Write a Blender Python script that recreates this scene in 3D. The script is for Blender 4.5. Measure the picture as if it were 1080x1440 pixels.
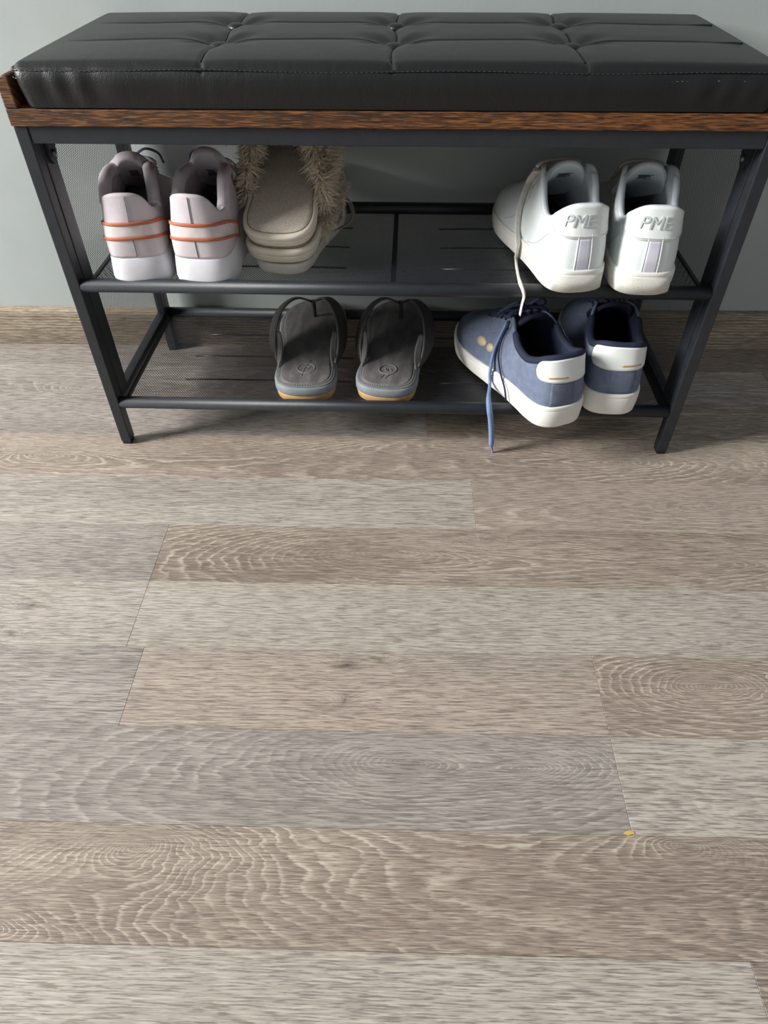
import bpy, bmesh, math, random
import numpy as np
from mathutils import Matrix, Vector, Euler, Quaternion

for o in list(bpy.data.objects):
    bpy.data.objects.remove(o)
scene = bpy.context.scene
COL = scene.collection
random.seed(7)
RNG = np.random.default_rng(11)

# ------------------------------------------------------------------ camera
CAM_POS = np.array([0.0094, -0.7809, 0.6329])
PITCH, YAW, ROLL, FPX = 0.7731, -0.0263, -0.0031, 955.98


def cam_basis():
    f = np.array([math.sin(YAW) * math.cos(PITCH), math.cos(YAW) * math.cos(PITCH), -math.sin(PITCH)])
    r = np.cross(f, [0, 0, 1]); r /= np.linalg.norm(r)
    u = np.cross(r, f)
    c, s = math.cos(ROLL), math.sin(ROLL)
    return f, c * r + s * u, -s * r + c * u


CF, CR, CU = cam_basis()


def hit(px, py, axis, val):
    """point where the view ray of photo pixel (px,py) meets the plane axis=val"""
    d = CF + CR * (px - 540) / FPX - CU * (py - 720) / FPX
    t = (val - CAM_POS[axis]) / d[axis]
    return CAM_POS + t * d


cd = bpy.data.cameras.new('camera')
cam = bpy.data.objects.new('camera', cd)
COL.objects.link(cam)
cd.sensor_fit = 'HORIZONTAL'
cd.sensor_width = 36.0
cd.lens = FPX * 36.0 / 1080.0
cd.clip_start = 0.01
cam.matrix_world = Matrix(((CR[0], CU[0], -CF[0], CAM_POS[0]),
                           (CR[1], CU[1], -CF[1], CAM_POS[1]),
                           (CR[2], CU[2], -CF[2], CAM_POS[2]),
                           (0, 0, 0, 1)))
scene.camera = cam

# ------------------------------------------------------------------ light
world = bpy.data.worlds.new('room_light')
scene.world = world
world.use_nodes = True
bg = world.node_tree.nodes['Background']
bg.inputs[0].default_value = (0.92, 0.96, 1.0, 1)
bg.inputs[1].default_value = 0.34


def area_light(name, loc, target, sx, sy, power, col):
    ld = bpy.data.lights.new(name, 'AREA')
    ld.shape = 'RECTANGLE'; ld.size = sx; ld.size_y = sy
    ld.energy = power; ld.color = col
    lo = bpy.data.objects.new(name, ld)
    COL.objects.link(lo)
    lo.location = loc
    d = Vector(target) - Vector(loc)
    lo.rotation_euler = d.to_track_quat('-Z', 'Y').to_euler()
    return lo


area_light('window_daylight', (-3.75, -1.02, 2.15), (0.0, 0.05, 0.2), 0.9, 1.8, 375, (1.0, 0.985, 0.96))

scene.view_settings.view_transform = 'Standard'
scene.view_settings.look = 'None'
scene.view_settings.gamma = 1.0
scene.view_settings.use_curve_mapping = False
scene.view_settings.exposure = 0.0


# ------------------------------------------------------------------ helpers
def lin(c):
    return tuple(((v / 255.0) / 12.92 if v / 255.0 <= 0.04045 else ((v / 255.0 + 0.055) / 1.055) ** 2.4) for v in c) + (1.0,)


class NT:
    """small node-tree writer"""
    def __init__(self, mat):
        mat.use_nodes = True
        self.t = mat.node_tree
        self.b = self.t.nodes['Principled BSDF']

    def new(self, kind, **kw):
        n = self.t.nodes.new(kind)
        for k, v in kw.items():
            setattr(n, k, v)
        return n

    def link(self, a, b):
        self.t.links.new(a, b)

    def put(self, sock, v):
        if hasattr(v, 'is_linked') or isinstance(v, bpy.types.NodeSocket):
            self.t.links.new(v, sock)
        else:
            sock.default_value = v

    def m(self, op, a, b=0.0, c=None, clamp=False):
        n = self.new('ShaderNodeMath', operation=op)
        n.use_clamp = clamp
        self.put(n.inputs[0], a); self.put(n.inputs[1], b)
        if c is not None:
            self.put(n.inputs[2], c)
        return n.outputs[0]

    def noise(self, vec, scale=1.0, detail=2.0, rough=0.5, dist=0.0):
        n = self.new('ShaderNodeTexNoise')
        self.put(n.inputs['Vector'], vec)
        n.inputs['Scale'].default_value = scale
        n.inputs['Detail'].default_value = detail
        n.inputs['Roughness'].default_value = rough
        n.inputs['Distortion'].default_value = dist
        return n.outputs['Fac']

    def comb(self, x, y, z):
        n = self.new('ShaderNodeCombineXYZ')
        self.put(n.inputs[0], x); self.put(n.inputs[1], y); self.put(n.inputs[2], z)
        return n.outputs[0]

    def mix(self, f, a, b, mode='MIX'):
        n = self.new('ShaderNodeMix', data_type='RGBA', blend_type=mode)
        self.put(n.inputs[0], f); self.put(n.inputs[6], a); self.put(n.inputs[7], b)
        return n.outputs[2]

    def smooth(self, v, lo, hi, a=0.0, b=1.0):
        n = self.new('ShaderNodeMapRange', interpolation_type='SMOOTHSTEP')
        self.put(n.inputs[0], v)
        n.inputs[1].default_value = lo; n.inputs[2].default_value = hi
        n.inputs[3].default_value = a; n.inputs[4].default_value = b
        return n.outputs[0]

    def bump(self, h, strength, dist):
        n = self.new('ShaderNodeBump')
        n.inputs['Strength'].default_value = strength
        n.inputs['Distance'].default_value = dist
        self.put(n.inputs['Height'], h)
        self.link(n.outputs[0], self.b.inputs['Normal'])


MATS = {}


def pbr(name, col, rough=0.5, col2=None, nscale=30.0, bump=0.0, bscale=400.0, metal=0.0, spec=0.5, stretch=(1, 1, 1), weave=0.0, sheen=0.0):
    if name in MATS:
        return MATS[name]
    mat = bpy.data.materials.new(name)
    w = NT(mat)
    w.b.inputs['Roughness'].default_value = rough
    w.b.inputs['Metallic'].default_value = metal
    w.b.inputs['Specular IOR Level'].default_value = spec
    w.b.inputs['Sheen Weight'].default_value = sheen
    tc = w.new('ShaderNodeTexCoord').outputs['Object']
    mp = w.new('ShaderNodeMapping')
    w.link(tc, mp.inputs[0]); mp.inputs['Scale'].default_value = stretch
    vec = mp.outputs[0]
    c2 = col2 if col2 else tuple(max(0, v * 0.86) for v in col)
    f = w.smooth(w.noise(vec, nscale, 3.0, 0.55), 0.3, 0.7)
    w.link(w.mix(f, lin(col), lin(c2)), w.b.inputs['Base Color'])
    h = None
    if bump:
        h = w.noise(vec, bscale, 2.0, 0.6)
    if weave:
        s = w.new('ShaderNodeSeparateXYZ'); w.link(tc, s.inputs[0])
        a = w.m('SINE', w.m('MULTIPLY', w.m('ADD', s.outputs[0], s.outputs[1]), weave))
        b = w.m('SINE', w.m('MULTIPLY', w.m('ADD', s.outputs[2], w.m('MULTIPLY', s.outputs[0], 0.3)), weave))
        wv = w.m('MULTIPLY', a, b)
        h = wv if h is None else w.m('ADD', w.m('MULTIPLY', wv, 0.5), h)
    if h is not None:
        w.bump(h, bump if bump else 0.3, 0.001)
    MATS[name] = mat
    return mat


def mesh_obj(name, verts, faces, mat, parent=None, smooth=True, kind=None, mats=None):
    me = bpy.data.meshes.new(name)
    me.from_pydata([tuple(map(float, v)) for v in verts], [], [tuple(map(int, f)) for f in faces])
    me.validate()
    me.update()
    if smooth:
        me.polygons.foreach_set('use_smooth', [True] * len(me.polygons))
    for mm in (mats if mats else [mat]):
        me.materials.append(mm)
    ob = bpy.data.objects.new(name, me)
    COL.objects.link(ob)
    if parent is not None:
        ob.parent = parent
    if kind:
        ob['kind'] = kind
    return ob


def solidify(ob, th, offset=-1.0, inner=0, rim=0):
    m = ob.modifiers.new('shell', 'SOLIDIFY')
    m.thickness = th; m.offset = offset
    m.material_offset = inner; m.material_offset_rim = rim
    return ob


def bevel(ob, wd, seg=2):
    m = ob.modifiers.new('edges', 'BEVEL')
    m.width = wd; m.segments = seg; m.limit_method = 'ANGLE'; m.angle_limit = 0.6
    return ob


def empty(name, label, cat, loc=(0, 0, 0), rot=(0, 0, 0), group=None):
    o = bpy.data.objects.new(name, None)
    o.empty_display_size = 0.05
    COL.objects.link(o)
    o.location = loc; o.rotation_euler = rot
    o['label'] = label; o['category'] = cat
    if group:
        o['group'] = group
    return o


class MB:
    """collects shapes into one mesh"""
    def __init__(self):
        self.v = []; self.f = []

    def add(self, V, F):
        n = len(self.v)
        self.v += [tuple(p) for p in V]
        self.f += [tuple(i + n for i in f) for f in F]

    def box(self, x0, x1, y0, y1, z0, z1):
        self.add([(x0, y0, z0), (x1, y0, z0), (x1, y1, z0), (x0, y1, z0), (x0, y0, z1), (x1, y0, z1), (x1, y1, z1), (x0, y1, z1)],
                 [(0, 3, 2, 1), (4, 5, 6, 7), (0, 1, 5, 4), (1, 2, 6, 5), (2, 3, 7, 6), (3, 0, 4, 7)])

    def build(self, name, mat, parent=None, smooth=False, kind=None):
        return mesh_obj(name, self.v, self.f, mat, parent, smooth, kind)


def grid_faces(n, m, closed=False, flip=False):
    F = []
    for i in range(n if closed else n - 1):
        for j in range(m - 1):
            a = i * m + j; b = ((i + 1) % n) * m + j
            q = (a, b, b + 1, a + 1)
            F.append(q[::-1] if flip else q)
    return F


class Sp:
    """cubic spline through keys (finite-difference tangents)"""
    def __init__(self, xs, ys):
        self.x = np.array(xs, float)
        y = np.array(ys, float)
        self.y = y[:, None] if y.ndim == 1 else y
        n = len(xs)
        t = np.zeros_like(self.y)
        for i in range(n):
            a, b = max(0, i - 1), min(n - 1, i + 1)
            t[i] = (self.y[b] - self.y[a]) / (self.x[b] - self.x[a])
        self.t = t

    def __call__(self, q):
        q = np.clip(np.asarray(q, float), self.x[0], self.x[-1])
        i = np.clip(np.searchsorted(self.x, q) - 1, 0, len(self.x) - 2)
        h = (self.x[i + 1] - self.x[i])
        u = ((q - self.x[i]) / h)[..., None]
        h = h[..., None]
        return ((2 * u**3 - 3 * u**2 + 1) * self.y[i] + (u**3 - 2 * u**2 + u) * h * self.t[i]
                + (-2 * u**3 + 3 * u**2) * self.y[i + 1] + (u**3 - u**2) * h * self.t[i + 1])


def curve_pts(pts, n):
    p = np.array(pts, float)
    d = np.r_[0, np.cumsum(np.linalg.norm(np.diff(p, axis=0), axis=1))]
    return Sp(d, p)(np.linspace(0, d[-1], n))


def tube_geo(path, r, k=8, flat=1.0, up=(0, 0, 1), cap=True, taper=None):
    """sweep; r may be an array; flat scales the second cross axis (ribbon when small)"""
    P = np.array(path, float); n = len(P)
    T = np.gradient(P, axis=0); T /= np.linalg.norm(T, axis=1)[:, None] + 1e-12
    r = np.full(n, r) if np.isscalar(r) else np.array(r)
    V = []
    ref = np.array(up, float)
    N = ref - T[0] * (ref @ T[0])
    if np.linalg.norm(N) < 1e-3:
        N = np.cross(T[0], [1, 0.3, 0.1])
    N /= np.linalg.norm(N)
    for i in range(n):
        N = N - T[i] * (N @ T[i]); N /= np.linalg.norm(N) + 1e-12
        B = np.cross(T[i], N)
        for j in range(k):
            a = 2 * math.pi * j / k
            V.append(P[i] + B * math.cos(a) * r[i] + N * math.sin(a) * r[i] * flat)
    F = []
    for i in range(n - 1):
        for j in range(k):
            a = i * k + j; b = i * k + (j + 1) % k
            F.append((a, b, b + k, a + k))
    if cap:
        F.append(tuple(range(k))[::-1]); F.append(tuple((n - 1) * k + j for j in range(k)))
    return V, F


def tube(name, path, r, mat, parent, k=8, flat=1.0, up=(0, 0, 1)):
    V, F = tube_geo(path, r, k, flat, up)
    return mesh_obj(name, V, F, mat, parent)


# ------------------------------------------------------------------ wood
def wood_mat(name, base, base2, line, ky=280.0, A=2.0, nx=3.0, ny=14.0, knots=(), lw=0.3, lc=0.5, pore=0.35, seed=0.0, rough=0.5, axes='xy', dark=None, warp=0.25):
    """grain as contour lines of a stretched field; knots = (cx, cy, rx, ry, amp, core)"""
    mat = bpy.data.materials.new(name)
    w = NT(mat)
    tc = w.new('ShaderNodeTexCoord').outputs['Object']
    s = w.new('ShaderNodeSeparateXYZ'); w.link(tc, s.inputs[0])
    x = s.outputs[0]
    y = s.outputs[1] if axes == 'xy' else w.m('ADD', s.outputs[2], w.m('MULTIPLY', s.outputs[1], 0.9))
    n1 = w.m('SUBTRACT', w.noise(w.comb(w.m('MULTIPLY', x, nx), w.m('MULTIPLY', y, ny), seed), 1.0, 1.0, 0.4), 0.5)
    n2 = w.m('SUBTRACT', w.noise(w.comb(w.m('MULTIPLY', x, 26.0), w.m('MULTIPLY', y, 90.0), seed + 3.1), 1.0, 2.0, 0.6), 0.5)
    n3 = w.m('SUBTRACT', w.noise(w.comb(w.m('MULTIPLY', x, 16.0), w.m('MULTIPLY', y, 650.0), seed + 6.3), 1.0, 2.0, 0.6), 0.5)
    n4 = w.m('SUBTRACT', w.noise(w.comb(w.m('MULTIPLY', x, 9.0), w.m('MULTIPLY', y, 30.0), seed + 7.7), 1.0, 2.0, 0.5), 0.5)
    ph = w.m('ADD', w.m('MULTIPLY', y, ky), w.m('ADD', w.m('MULTIPLY', n1, A * 2), w.m('ADD', w.m('MULTIPLY', n2, warp * 4), w.m('ADD', w.m('MULTIPLY', n3, 0.55), w.m('MULTIPLY', n4, A * 0.16)))))
    core = None
    wx = w.m('ADD', x, w.m('MULTIPLY', n4, 0.05))
    wy = w.m('ADD', y, w.m('MULTIPLY', n4, 0.010))
    for (cx, cy, rx, ry, amp, cr) in knots:
        dx = w.m('DIVIDE', w.m('SUBTRACT', wx, cx), rx)
        dy = w.m('DIVIDE', w.m('SUBTRACT', wy, cy), ry)
        d = w.m('SQRT', w.m('ADD', w.m('MULTIPLY', dx, dx), w.m('MULTIPLY', dy, dy)))
        if amp >= 9:      # wide nested arches
            ph = w.m('ADD', ph, w.m('MULTIPLY', w.m('LOGARITHM', w.m('ADD', d, 1.0), math.e), amp))
        else:             # small local swirl
            e = w.m('EXPONENT', w.m('MULTIPLY', d, -1.0))
            ph = w.m('ADD', ph, w.m('MULTIPLY', e, amp * 1.7))
        if cr:
            k = w.m('MULTIPLY', w.m('EXPONENT', w.m('MULTIPLY', d, -3.2)), cr)
            core = k if core is None else w.m('ADD', core, k)
    fr = w.m('FRACT', ph)
    ln = w.m('SUBTRACT', w.smooth(fr, 0.0, lw * 0.35), w.smooth(fr, lw * 0.6, lw * 1.6))
    late = w.smooth(fr, 0.35, 1.0)
    brk = w.smooth(w.noise(w.comb(w.m('MULTIPLY', x, 5.0), w.m('MULTIPLY', y, 26.0), seed + 9.0), 1.0, 4.0, 0.65), 0.36, 0.62)
    tone = w.smooth(w.noise(w.comb(w.m('MULTIPLY', x, 2.6), w.m('MULTIPLY', y, 16.0), seed + 5.0), 1.0, 3.0, 0.55), 0.3, 0.72)
    col = w.mix(tone, lin(base), lin(base2))
    dk = lin(dark) if dark else tuple(v * 0.36 for v in lin(base2)[:3]) + (1,)
    col = w.mix(w.m('MULTIPLY', late, 0.22), col, dk)
    col = w.mix(w.m('MULTIPLY', w.m('MULTIPLY', ln, brk), lc), col, lin(line))
    p1 = w.noise(w.comb(w.m('MULTIPLY', x, 46.0), w.m('MULTIPLY', y, 900.0), seed + 1.7), 1.0, 2.0, 0.6, 0.2)
    ps = w.smooth(p1, 0.48, 0.62)
    p2 = w.smooth(w.noise(w.comb(w.m('MULTIPLY', x, 38.0), w.m('MULTIPLY', y, 780.0), seed + 2.7), 1.0, 2.0, 0.6), 0.5, 0.66)
    col = w.mix(w.m('MULTIPLY', ps, pore), col, dk)
    col = w.mix(w.m('MULTIPLY', p2, pore * 0.75), col, lin(line))
    if core is not None:
        col = w.mix(w.m('MINIMUM', core, 0.85), col, lin((62, 52, 46)))
    w.link(col, w.b.inputs['Base Color'])
    rr = w.m('ADD', w.m('MULTIPLY', ps, 0.18), rough)
    w.link(rr, w.b.inputs['Roughness'])
    w.b.inputs['Specular IOR Level'].default_value = 0.45
    w.bump(w.m('SUBTRACT', w.m('MULTIPLY', w.m('MULTIPLY', ln, brk), 0.5), w.m('ADD', ps, w.m('MULTIPLY', p2, -0.3))), 0.35, 0.0006)
    return mat


# ------------------------------------------------------------------ room: wall, baseboard, floor
WALL_YAW = math.radians(0.35)
FLOOR_TOP = 0.0

def wall_paint():
    mat = bpy.data.materials.new('wall_paint')
    w = NT(mat)
    tc = w.new('ShaderNodeTexCoord').outputs['Object']
    f = w.noise(tc, 5.0, 4.0, 0.6)
    col = w.mix(w.smooth(f, 0.35, 0.65), lin((174, 182, 180)), lin((168, 176, 174)))
    sp = w.smooth(w.noise(tc, 95.0, 1.0, 0.4), 0.76, 0.80)
    col = w.mix(w.m('MULTIPLY', sp, 0.5), col, lin((120, 124, 120)))
    w.link(col, w.b.inputs['Base Color'])
    w.b.inputs['Roughness'].default_value = 0.55
    w.bump(w.noise(tc, 160.0, 3.0, 0.6), 0.12, 0.001)
    return mat


m = MB(); m.box(-2.2, 2.2, 0.0, 0.12, 0.0, 2.5)
wall = m.build('wall_back', wall_paint())
wall.location = (0, 0.301, 0); wall.rotation_euler.z = WALL_YAW
wall['kind'] = 'structure'

bb_mat = wood_mat('baseboard_wood', (150, 136, 118), (112, 98, 84), (206, 192, 168), ky=190, A=1.2, nx=2.0, ny=30, lw=0.45, lc=0.75, pore=0.55, seed=2.2, axes='xz')
m = MB()
PR = [(-0.0005, 0.0), (-0.0125, 0.0), (-0.0125, 0.058), (-0.011, 0.063), (-0.008, 0.066), (-0.0005, 0.067)]
V = []; F = []
for xx in (-2.2, 2.2):
    V += [(xx, p[0], p[1]) for p in PR]
n = len(PR)
F = [(i, (i + 1) % n, n + (i + 1) % n, n + i) for i in range(n)] + [tuple(range(n))[::-1], tuple(range(n, 2 * n))]
bb = mesh_obj('baseboard_back', V, F, bb_mat, None, smooth=False, kind='structure')
bb.location = (0, 0.301, 0); bb.rotation_euler.z = WALL_YAW

m = MB(); m.box(-2.2, 2.2, -2.6, 0.45, -0.06, -0.0082)
floor = m.build('floor', pbr('floor_underlay', (60, 54, 48), 0.9))
floor['kind'] = 'structure'

ROW = 0.095
B0 = 0.0278
TONES = {
    'light': ((179, 170, 160), (163, 153, 143), (205, 197, 187)),
    'grey': ((160, 152, 145), (142, 133, 126), (190, 183, 174)),
    'brown': ((164, 149, 136), (140, 125, 113), (202, 190, 175)),
    'pink': ((172, 155, 142), (156, 144, 133), (198, 187, 174)),
    'dark': ((150, 136, 123), (122, 109, 99), (186, 173, 157)),
}


def knot(px, py, rx, ry, amp, core=0.0):
    p = hit(px, py, 2, 0.0)
    return (p[0], p[1], rx, ry, amp, core)


S1 = hit(208, 823, 2, 0)[0]; S2 = hit(185, 965, 2, 0)[0]; S3 = hit(860, 1045, 2, 0)[0]
S4 = hit(666, 708, 2, 0)[0]; S5 = hit(1065, 1384, 2, 0)[0]; S6 = hit(600, 602, 2, 0)[0]; S7 = hit(337, 500, 2, 0)[0]
STR = dict(ky=230, A=5.0, nx=2.0, ny=12, lw=0.5, lc=0.22, pore=0.72)
CAT = dict(ky=70, A=11.0, nx=2.4, ny=9, lw=0.24, lc=0.75, pore=0.6)
ROWS = {
    -3: [(-2.0, S7, 'grey', STR, []), (S7, 2.0, 'dark', STR, [])],
    -2: [(-2.0, -0.95, 'grey', STR, []), (-0.95, 0.62, 'grey', CAT, [knot(130, 545, .10, .02, 7)]), (0.62, 2.0, 'dark', CAT, [])],
    -1: [(-2.0, S6, 'grey', STR, [knot(60, 570, .06, .016, 4)]), (S6, 2.0, 'dark', CAT, [knot(1040, 590, .2, .02, 5)])],
    0: [(-2.0, -0.9, 'brown', CAT, []), (-0.9, 1.1, 'brown', dict(CAT, ky=120, A=6, nx=1.6), [knot(65, 640, .045, .010, 9), knot(200, 612, .03, .012, 6), knot(640, 622, .06, .012, 9), knot(870, 650, .10, .014, 9)]), (1.1, 2.0, 'brown', CAT, [])],
    1: [(-2.0, S4, 'light', STR, [knot(380, 730, .03, .01, 4, .3)]), (S4, 2.0, 'pink', dict(CAT, ky=90, A=4, nx=1.6), [knot(1030, 712, .10, .012, 10)])],
    2: [(-2.0, S1, 'grey', STR, []), (S1, 2.0, 'brown', dict(CAT, ky=60, A=5, nx=1.6), [knot(545, 778, .050, .013, 11), knot(690, 762, .03, .012, 6, .25), knot(1000, 792, .12, .014, 9)])],
    3: [(-2.0, S1, 'light', STR, [knot(45, 851, .02, .009, 5, 1.0), knot(14, 892, .012, .006, 4, .9)]), (S1, 2.0, 'light', STR, [knot(1000, 908, .03, .012, 4, .4)])],
    4: [(-2.0, S2, 'grey', STR, []), (S2, S3, 'pink', STR, [knot(495, 934, .018, .010, 5, .9), knot(535, 930, .014, .010, 4, .6), knot(487, 985, .014, .016, 3, .7)]), (S3, 2.0, 'brown', dict(CAT, ky=25, A=4), [knot(992, 965, .035, .012, 11, .2)])],
    5: [(-2.0, S3, 'grey', dict(CAT, ky=14, A=3.0, lc=.62), [knot(568, 1074, .050, .014, 12, .35), knot(740, 1080, .04, .012, -6, .1)]), (S3, 2.0, 'light', dict(STR, ky=120), [knot(1060, 1150, .08, .03, 6)])],
    6: [(-2.0, 2.0, 'brown', dict(CAT, ky=120, A=7, nx=1.4), [knot(188, 1190, .020, .012, 9, .15), knot(8, 1302, .024, .012, 9, .1), knot(962, 1190, .026, .010, 9.5, .35)])],
    7: [(-2.0, S5, 'light', STR, []), (S5, 2.0, 'dark', CAT, [])],
}
for k in range(8, 22):
    c = random.uniform(-0.8, 0.8)
    ta, tb = random.choice(list(TONES)), random.choice(list(TONES))
    ROWS[k] = [(-2.0, c, ta, STR if ta in ('light', 'grey') else CAT, []), (c, 2.0, tb, STR if tb in ('light', 'grey') else CAT, [])]


def plank(x0, x1, y0, y1, mat):
    g = 0.00008; c = 0.0003
    a, b, d, e = x0 + g, x1 - g, y0 + g, y1 - g
    V = [(a, d, -0.008), (b, d, -0.008), (b, e, -0.008), (a, e, -0.008),
         (a, d, -c), (b, d, -c), (b, e, -c), (a, e, -c),
         (a + c, d + c, 0), (b - c, d + c, 0), (b - c, e - c, 0), (a + c, e - c, 0)]
    F = [(0, 3, 2, 1), (8, 9, 10, 11)]
    for i in range(4):
        j = (i + 1) % 4
        F += [(i, j, 4 + j, 4 + i), (4 + i, 4 + j, 8 + j, 8 + i)]
    return mesh_obj('plank', V, F, mat, floor, smooth=False)


sd = 0.0
for k in sorted(ROWS):
    ya, yb = B0 - (k + 1) * ROW, B0 - k * ROW
    for (x0, x1, tone, prm, kn) in ROWS[k]:
        sd += 13.7
        t = TONES[tone]
        j = random.uniform(-5, 5)
        t = tuple(tuple(v + j for v in c) for c in t)
        plank(x0, x1, ya, yb, wood_mat('laminate_wood', t[0], t[1], t[2], seed=sd, knots=kn, rough=0.42, **prm))

# ------------------------------------------------------------------ materials for things
M_STEEL = pbr('black_powder_coat', (37, 41, 47), 0.42, (32, 36, 41), 60, bump=0.25, bscale=1500)
M_MESH = pbr('black_mesh_steel', (38, 40, 44), 0.38, (34, 36, 40))
M_RUST = wood_mat('rustic_brown_board', (110, 66, 34), (72, 42, 23), (158, 104, 56), ky=260, A=3.5, nx=9, ny=60, lw=0.4, lc=0.5, pore=0.95, seed=4.4, rough=0.45, axes='xz', dark=(28, 17, 10))
M_PVC = None


def leather():
    mat = bpy.data.materials.new('black_leatherette')
    w = NT(mat)
    tc = w.new('ShaderNodeTexCoord').outputs['Object']
    w.link(w.mix(w.noise(tc, 9.0, 3.0), lin((12, 13, 14)), lin((17, 18, 19))), w.b.inputs['Base Color'])
    g = w.noise(tc, 700.0, 2.0, 0.6)
    mp = w.new('ShaderNodeMapping'); w.link(tc, mp.inputs[0]); mp.inputs['Scale'].default_value = (30, 14, 14)
    fold = w.noise(mp.outputs[0], 1.0, 3.0, 0.6, 0.8)
    w.b.inputs['Roughness'].default_value = 0.40
    w.b.inputs['Specular IOR Level'].default_value = 0.5
    w.bump(w.m('ADD', w.m('MULTIPLY', g, 0.5), w.m('MULTIPLY', fold, 1.6)), 0.35, 0.0016)
    return mat


M_PVC = leather()
M_GREY_UP = pbr('mauve_grey_knit', (204, 195, 200), 0.75, (190, 182, 187), 50, bump=0.3, bscale=900)
M_GREY_PANEL = pbr('mauve_grey_synthetic', (208, 200, 203), 0.55, (198, 190, 194), 40, bump=0.15, bscale=700)
M_GREY_LIN = pbr('grey_lining', (204, 195, 200), 0.85, (188, 179, 184), 60, bump=0.3, bscale=900)
M_MIDSOLE = pbr('white_foam', (226, 226, 230), 0.5, (214, 214, 220), 30)
M_GUM = pbr('tan_gum_rubber', (190, 150, 108), 0.6)
M_ORANGE = pbr('orange_piping', (198, 112, 78), 0.6)
M_BAND = pbr('white_band', (232, 222, 220), 0.5)
M_SEAM = pbr('dark_seam', (120, 112, 116), 0.8)
M_WHITE = pbr('white_leather', (226, 233, 233), 0.42, (220, 228, 228), 40, bump=0.12, bscale=900)
M_WHITE_TAB = pbr('white_heel_leather', (232, 235, 233), 0.4, (226, 230, 228), 40, bump=0.08, bscale=900)
M_WHITE_LIN = pbr('pale_grey_lining', (206, 214, 220), 0.7, (196, 204, 210), 60, bump=0.2, bscale=900)
M_WHITE_SOLE = pbr('white_rubber', (236, 235, 228), 0.5, (228, 227, 220), 30)
M_SOLE_ROUGH = pbr('rough_white_rubber', (224, 222, 213), 0.75, (206, 204, 196), 900, bump=0.6, bscale=1400)
M_LILAC = pbr('lilac_grey_stripe', (216, 216, 228), 0.45)
M_INSOLE_DK = pbr('dark_olive_insole', (58, 56, 44), 0.8)
M_LACE_W = pbr('white_cotton_lace', (228, 226, 218), 0.85, (216, 214, 206), 200, bump=0.4, bscale=1500)
M_PRINT = pbr('dark_print', (74, 78, 80), 0.7)
M_PRINT_LT = pbr('grey_print', (190, 196, 198), 0.6)
M_EMB = pbr('pressed_letters', (198, 206, 208), 0.4)
M_BLUE = pbr('blue_canvas', (116, 126, 148), 0.85, (102, 113, 137), 120, bump=0.5, bscale=1200, weave=2600.0)
M_BLUE_LT = pbr('blue_canvas_strip', (106, 114, 134), 0.85, (94, 103, 124), 120, bump=0.5, bscale=1200, weave=2600.0)
M_NAVY = pbr('navy_lining', (30, 38, 62), 0.85, (24, 31, 52), 80, bump=0.3, bscale=1000)
M_NAVY_LACE = pbr('navy_lace', (40, 50, 78), 0.8, (32, 40, 66), 300, bump=0.4, bscale=1500)
M_BLUE_LACE = pbr('dusty_blue_lace', (126, 146, 184), 0.8, (110, 130, 170), 300, bump=0.4, bscale=1500)
M_GOLD = pbr('gold_foil', (204, 160, 70), 0.4, metal=0.3)
M_TANLOGO = pbr('tan_badge', (216, 200, 164), 0.5)
M_SUEDE = pbr('worn_grey_leather', (88, 86, 86), 0.62, (116, 113, 112), 26, bump=0.3, bscale=260, stretch=(3, 1, 1))
M_STRAP = pbr('dark_strap_leather', (66, 63, 60), 0.6, (52, 50, 48), 40, bump=0.25, bscale=500)
M_EDGE = pbr('blue_grey_sole_edge', (134, 142, 146), 0.6, (118, 126, 130), 50)
M_OUT = pbr('tan_outsole', (200, 160, 108), 0.6, (182, 142, 92), 50)
M_STITCH = pbr('pale_stitch', (150, 148, 146), 0.8)
M_TERRY = pbr('cream_terry', (232, 222, 206), 0.95, (208, 197, 180), 420, bump=0.9, bscale=700)
M_CREAM = pbr('cream_vinyl', (240, 231, 213), 0.5, (231, 221, 203), 30)
M_FUR = pbr('taupe_fur', (238, 226, 206), 0.8, (206, 192, 168), 60, sheen=0.3)
M_FURBASE = pbr('taupe_fur_backing', (140, 126, 104), 0.9)
M_SANDAL = pbr('off_white_sandal', (220, 216, 206), 0.45, (210, 206, 196), 30)
M_SANDAL_IN = pbr('brown_sandal_footbed', (126, 108, 84), 0.7)
M_SILVER = pbr('silver_strap', (196, 192, 184), 0.3, metal=0.6)
M_SCREW = pbr('screw_steel', (120, 122, 126), 0.35, metal=0.8)

# ------------------------------------------------------------------ shoe bench
bench = empty('shoe_bench', 'black steel shoe bench with rustic brown board and tufted black padded seat', 'bench', (0, 0, 0), (0, 0, math.radians(-0.5)))
LW, LD = 0.0145, 0.017
BH = 0.4255
RY = 0.281           # rear face of rear legs
XO = 0.400


def prism_box(name, x0, x1, y0, y1, z0, z1, mat, parent, bv=0.0012):
    m = MB(); m.box(x0, x1, y0, y1, z0, z1)
    return bevel(m.build(name, mat, parent), bv)


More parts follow.
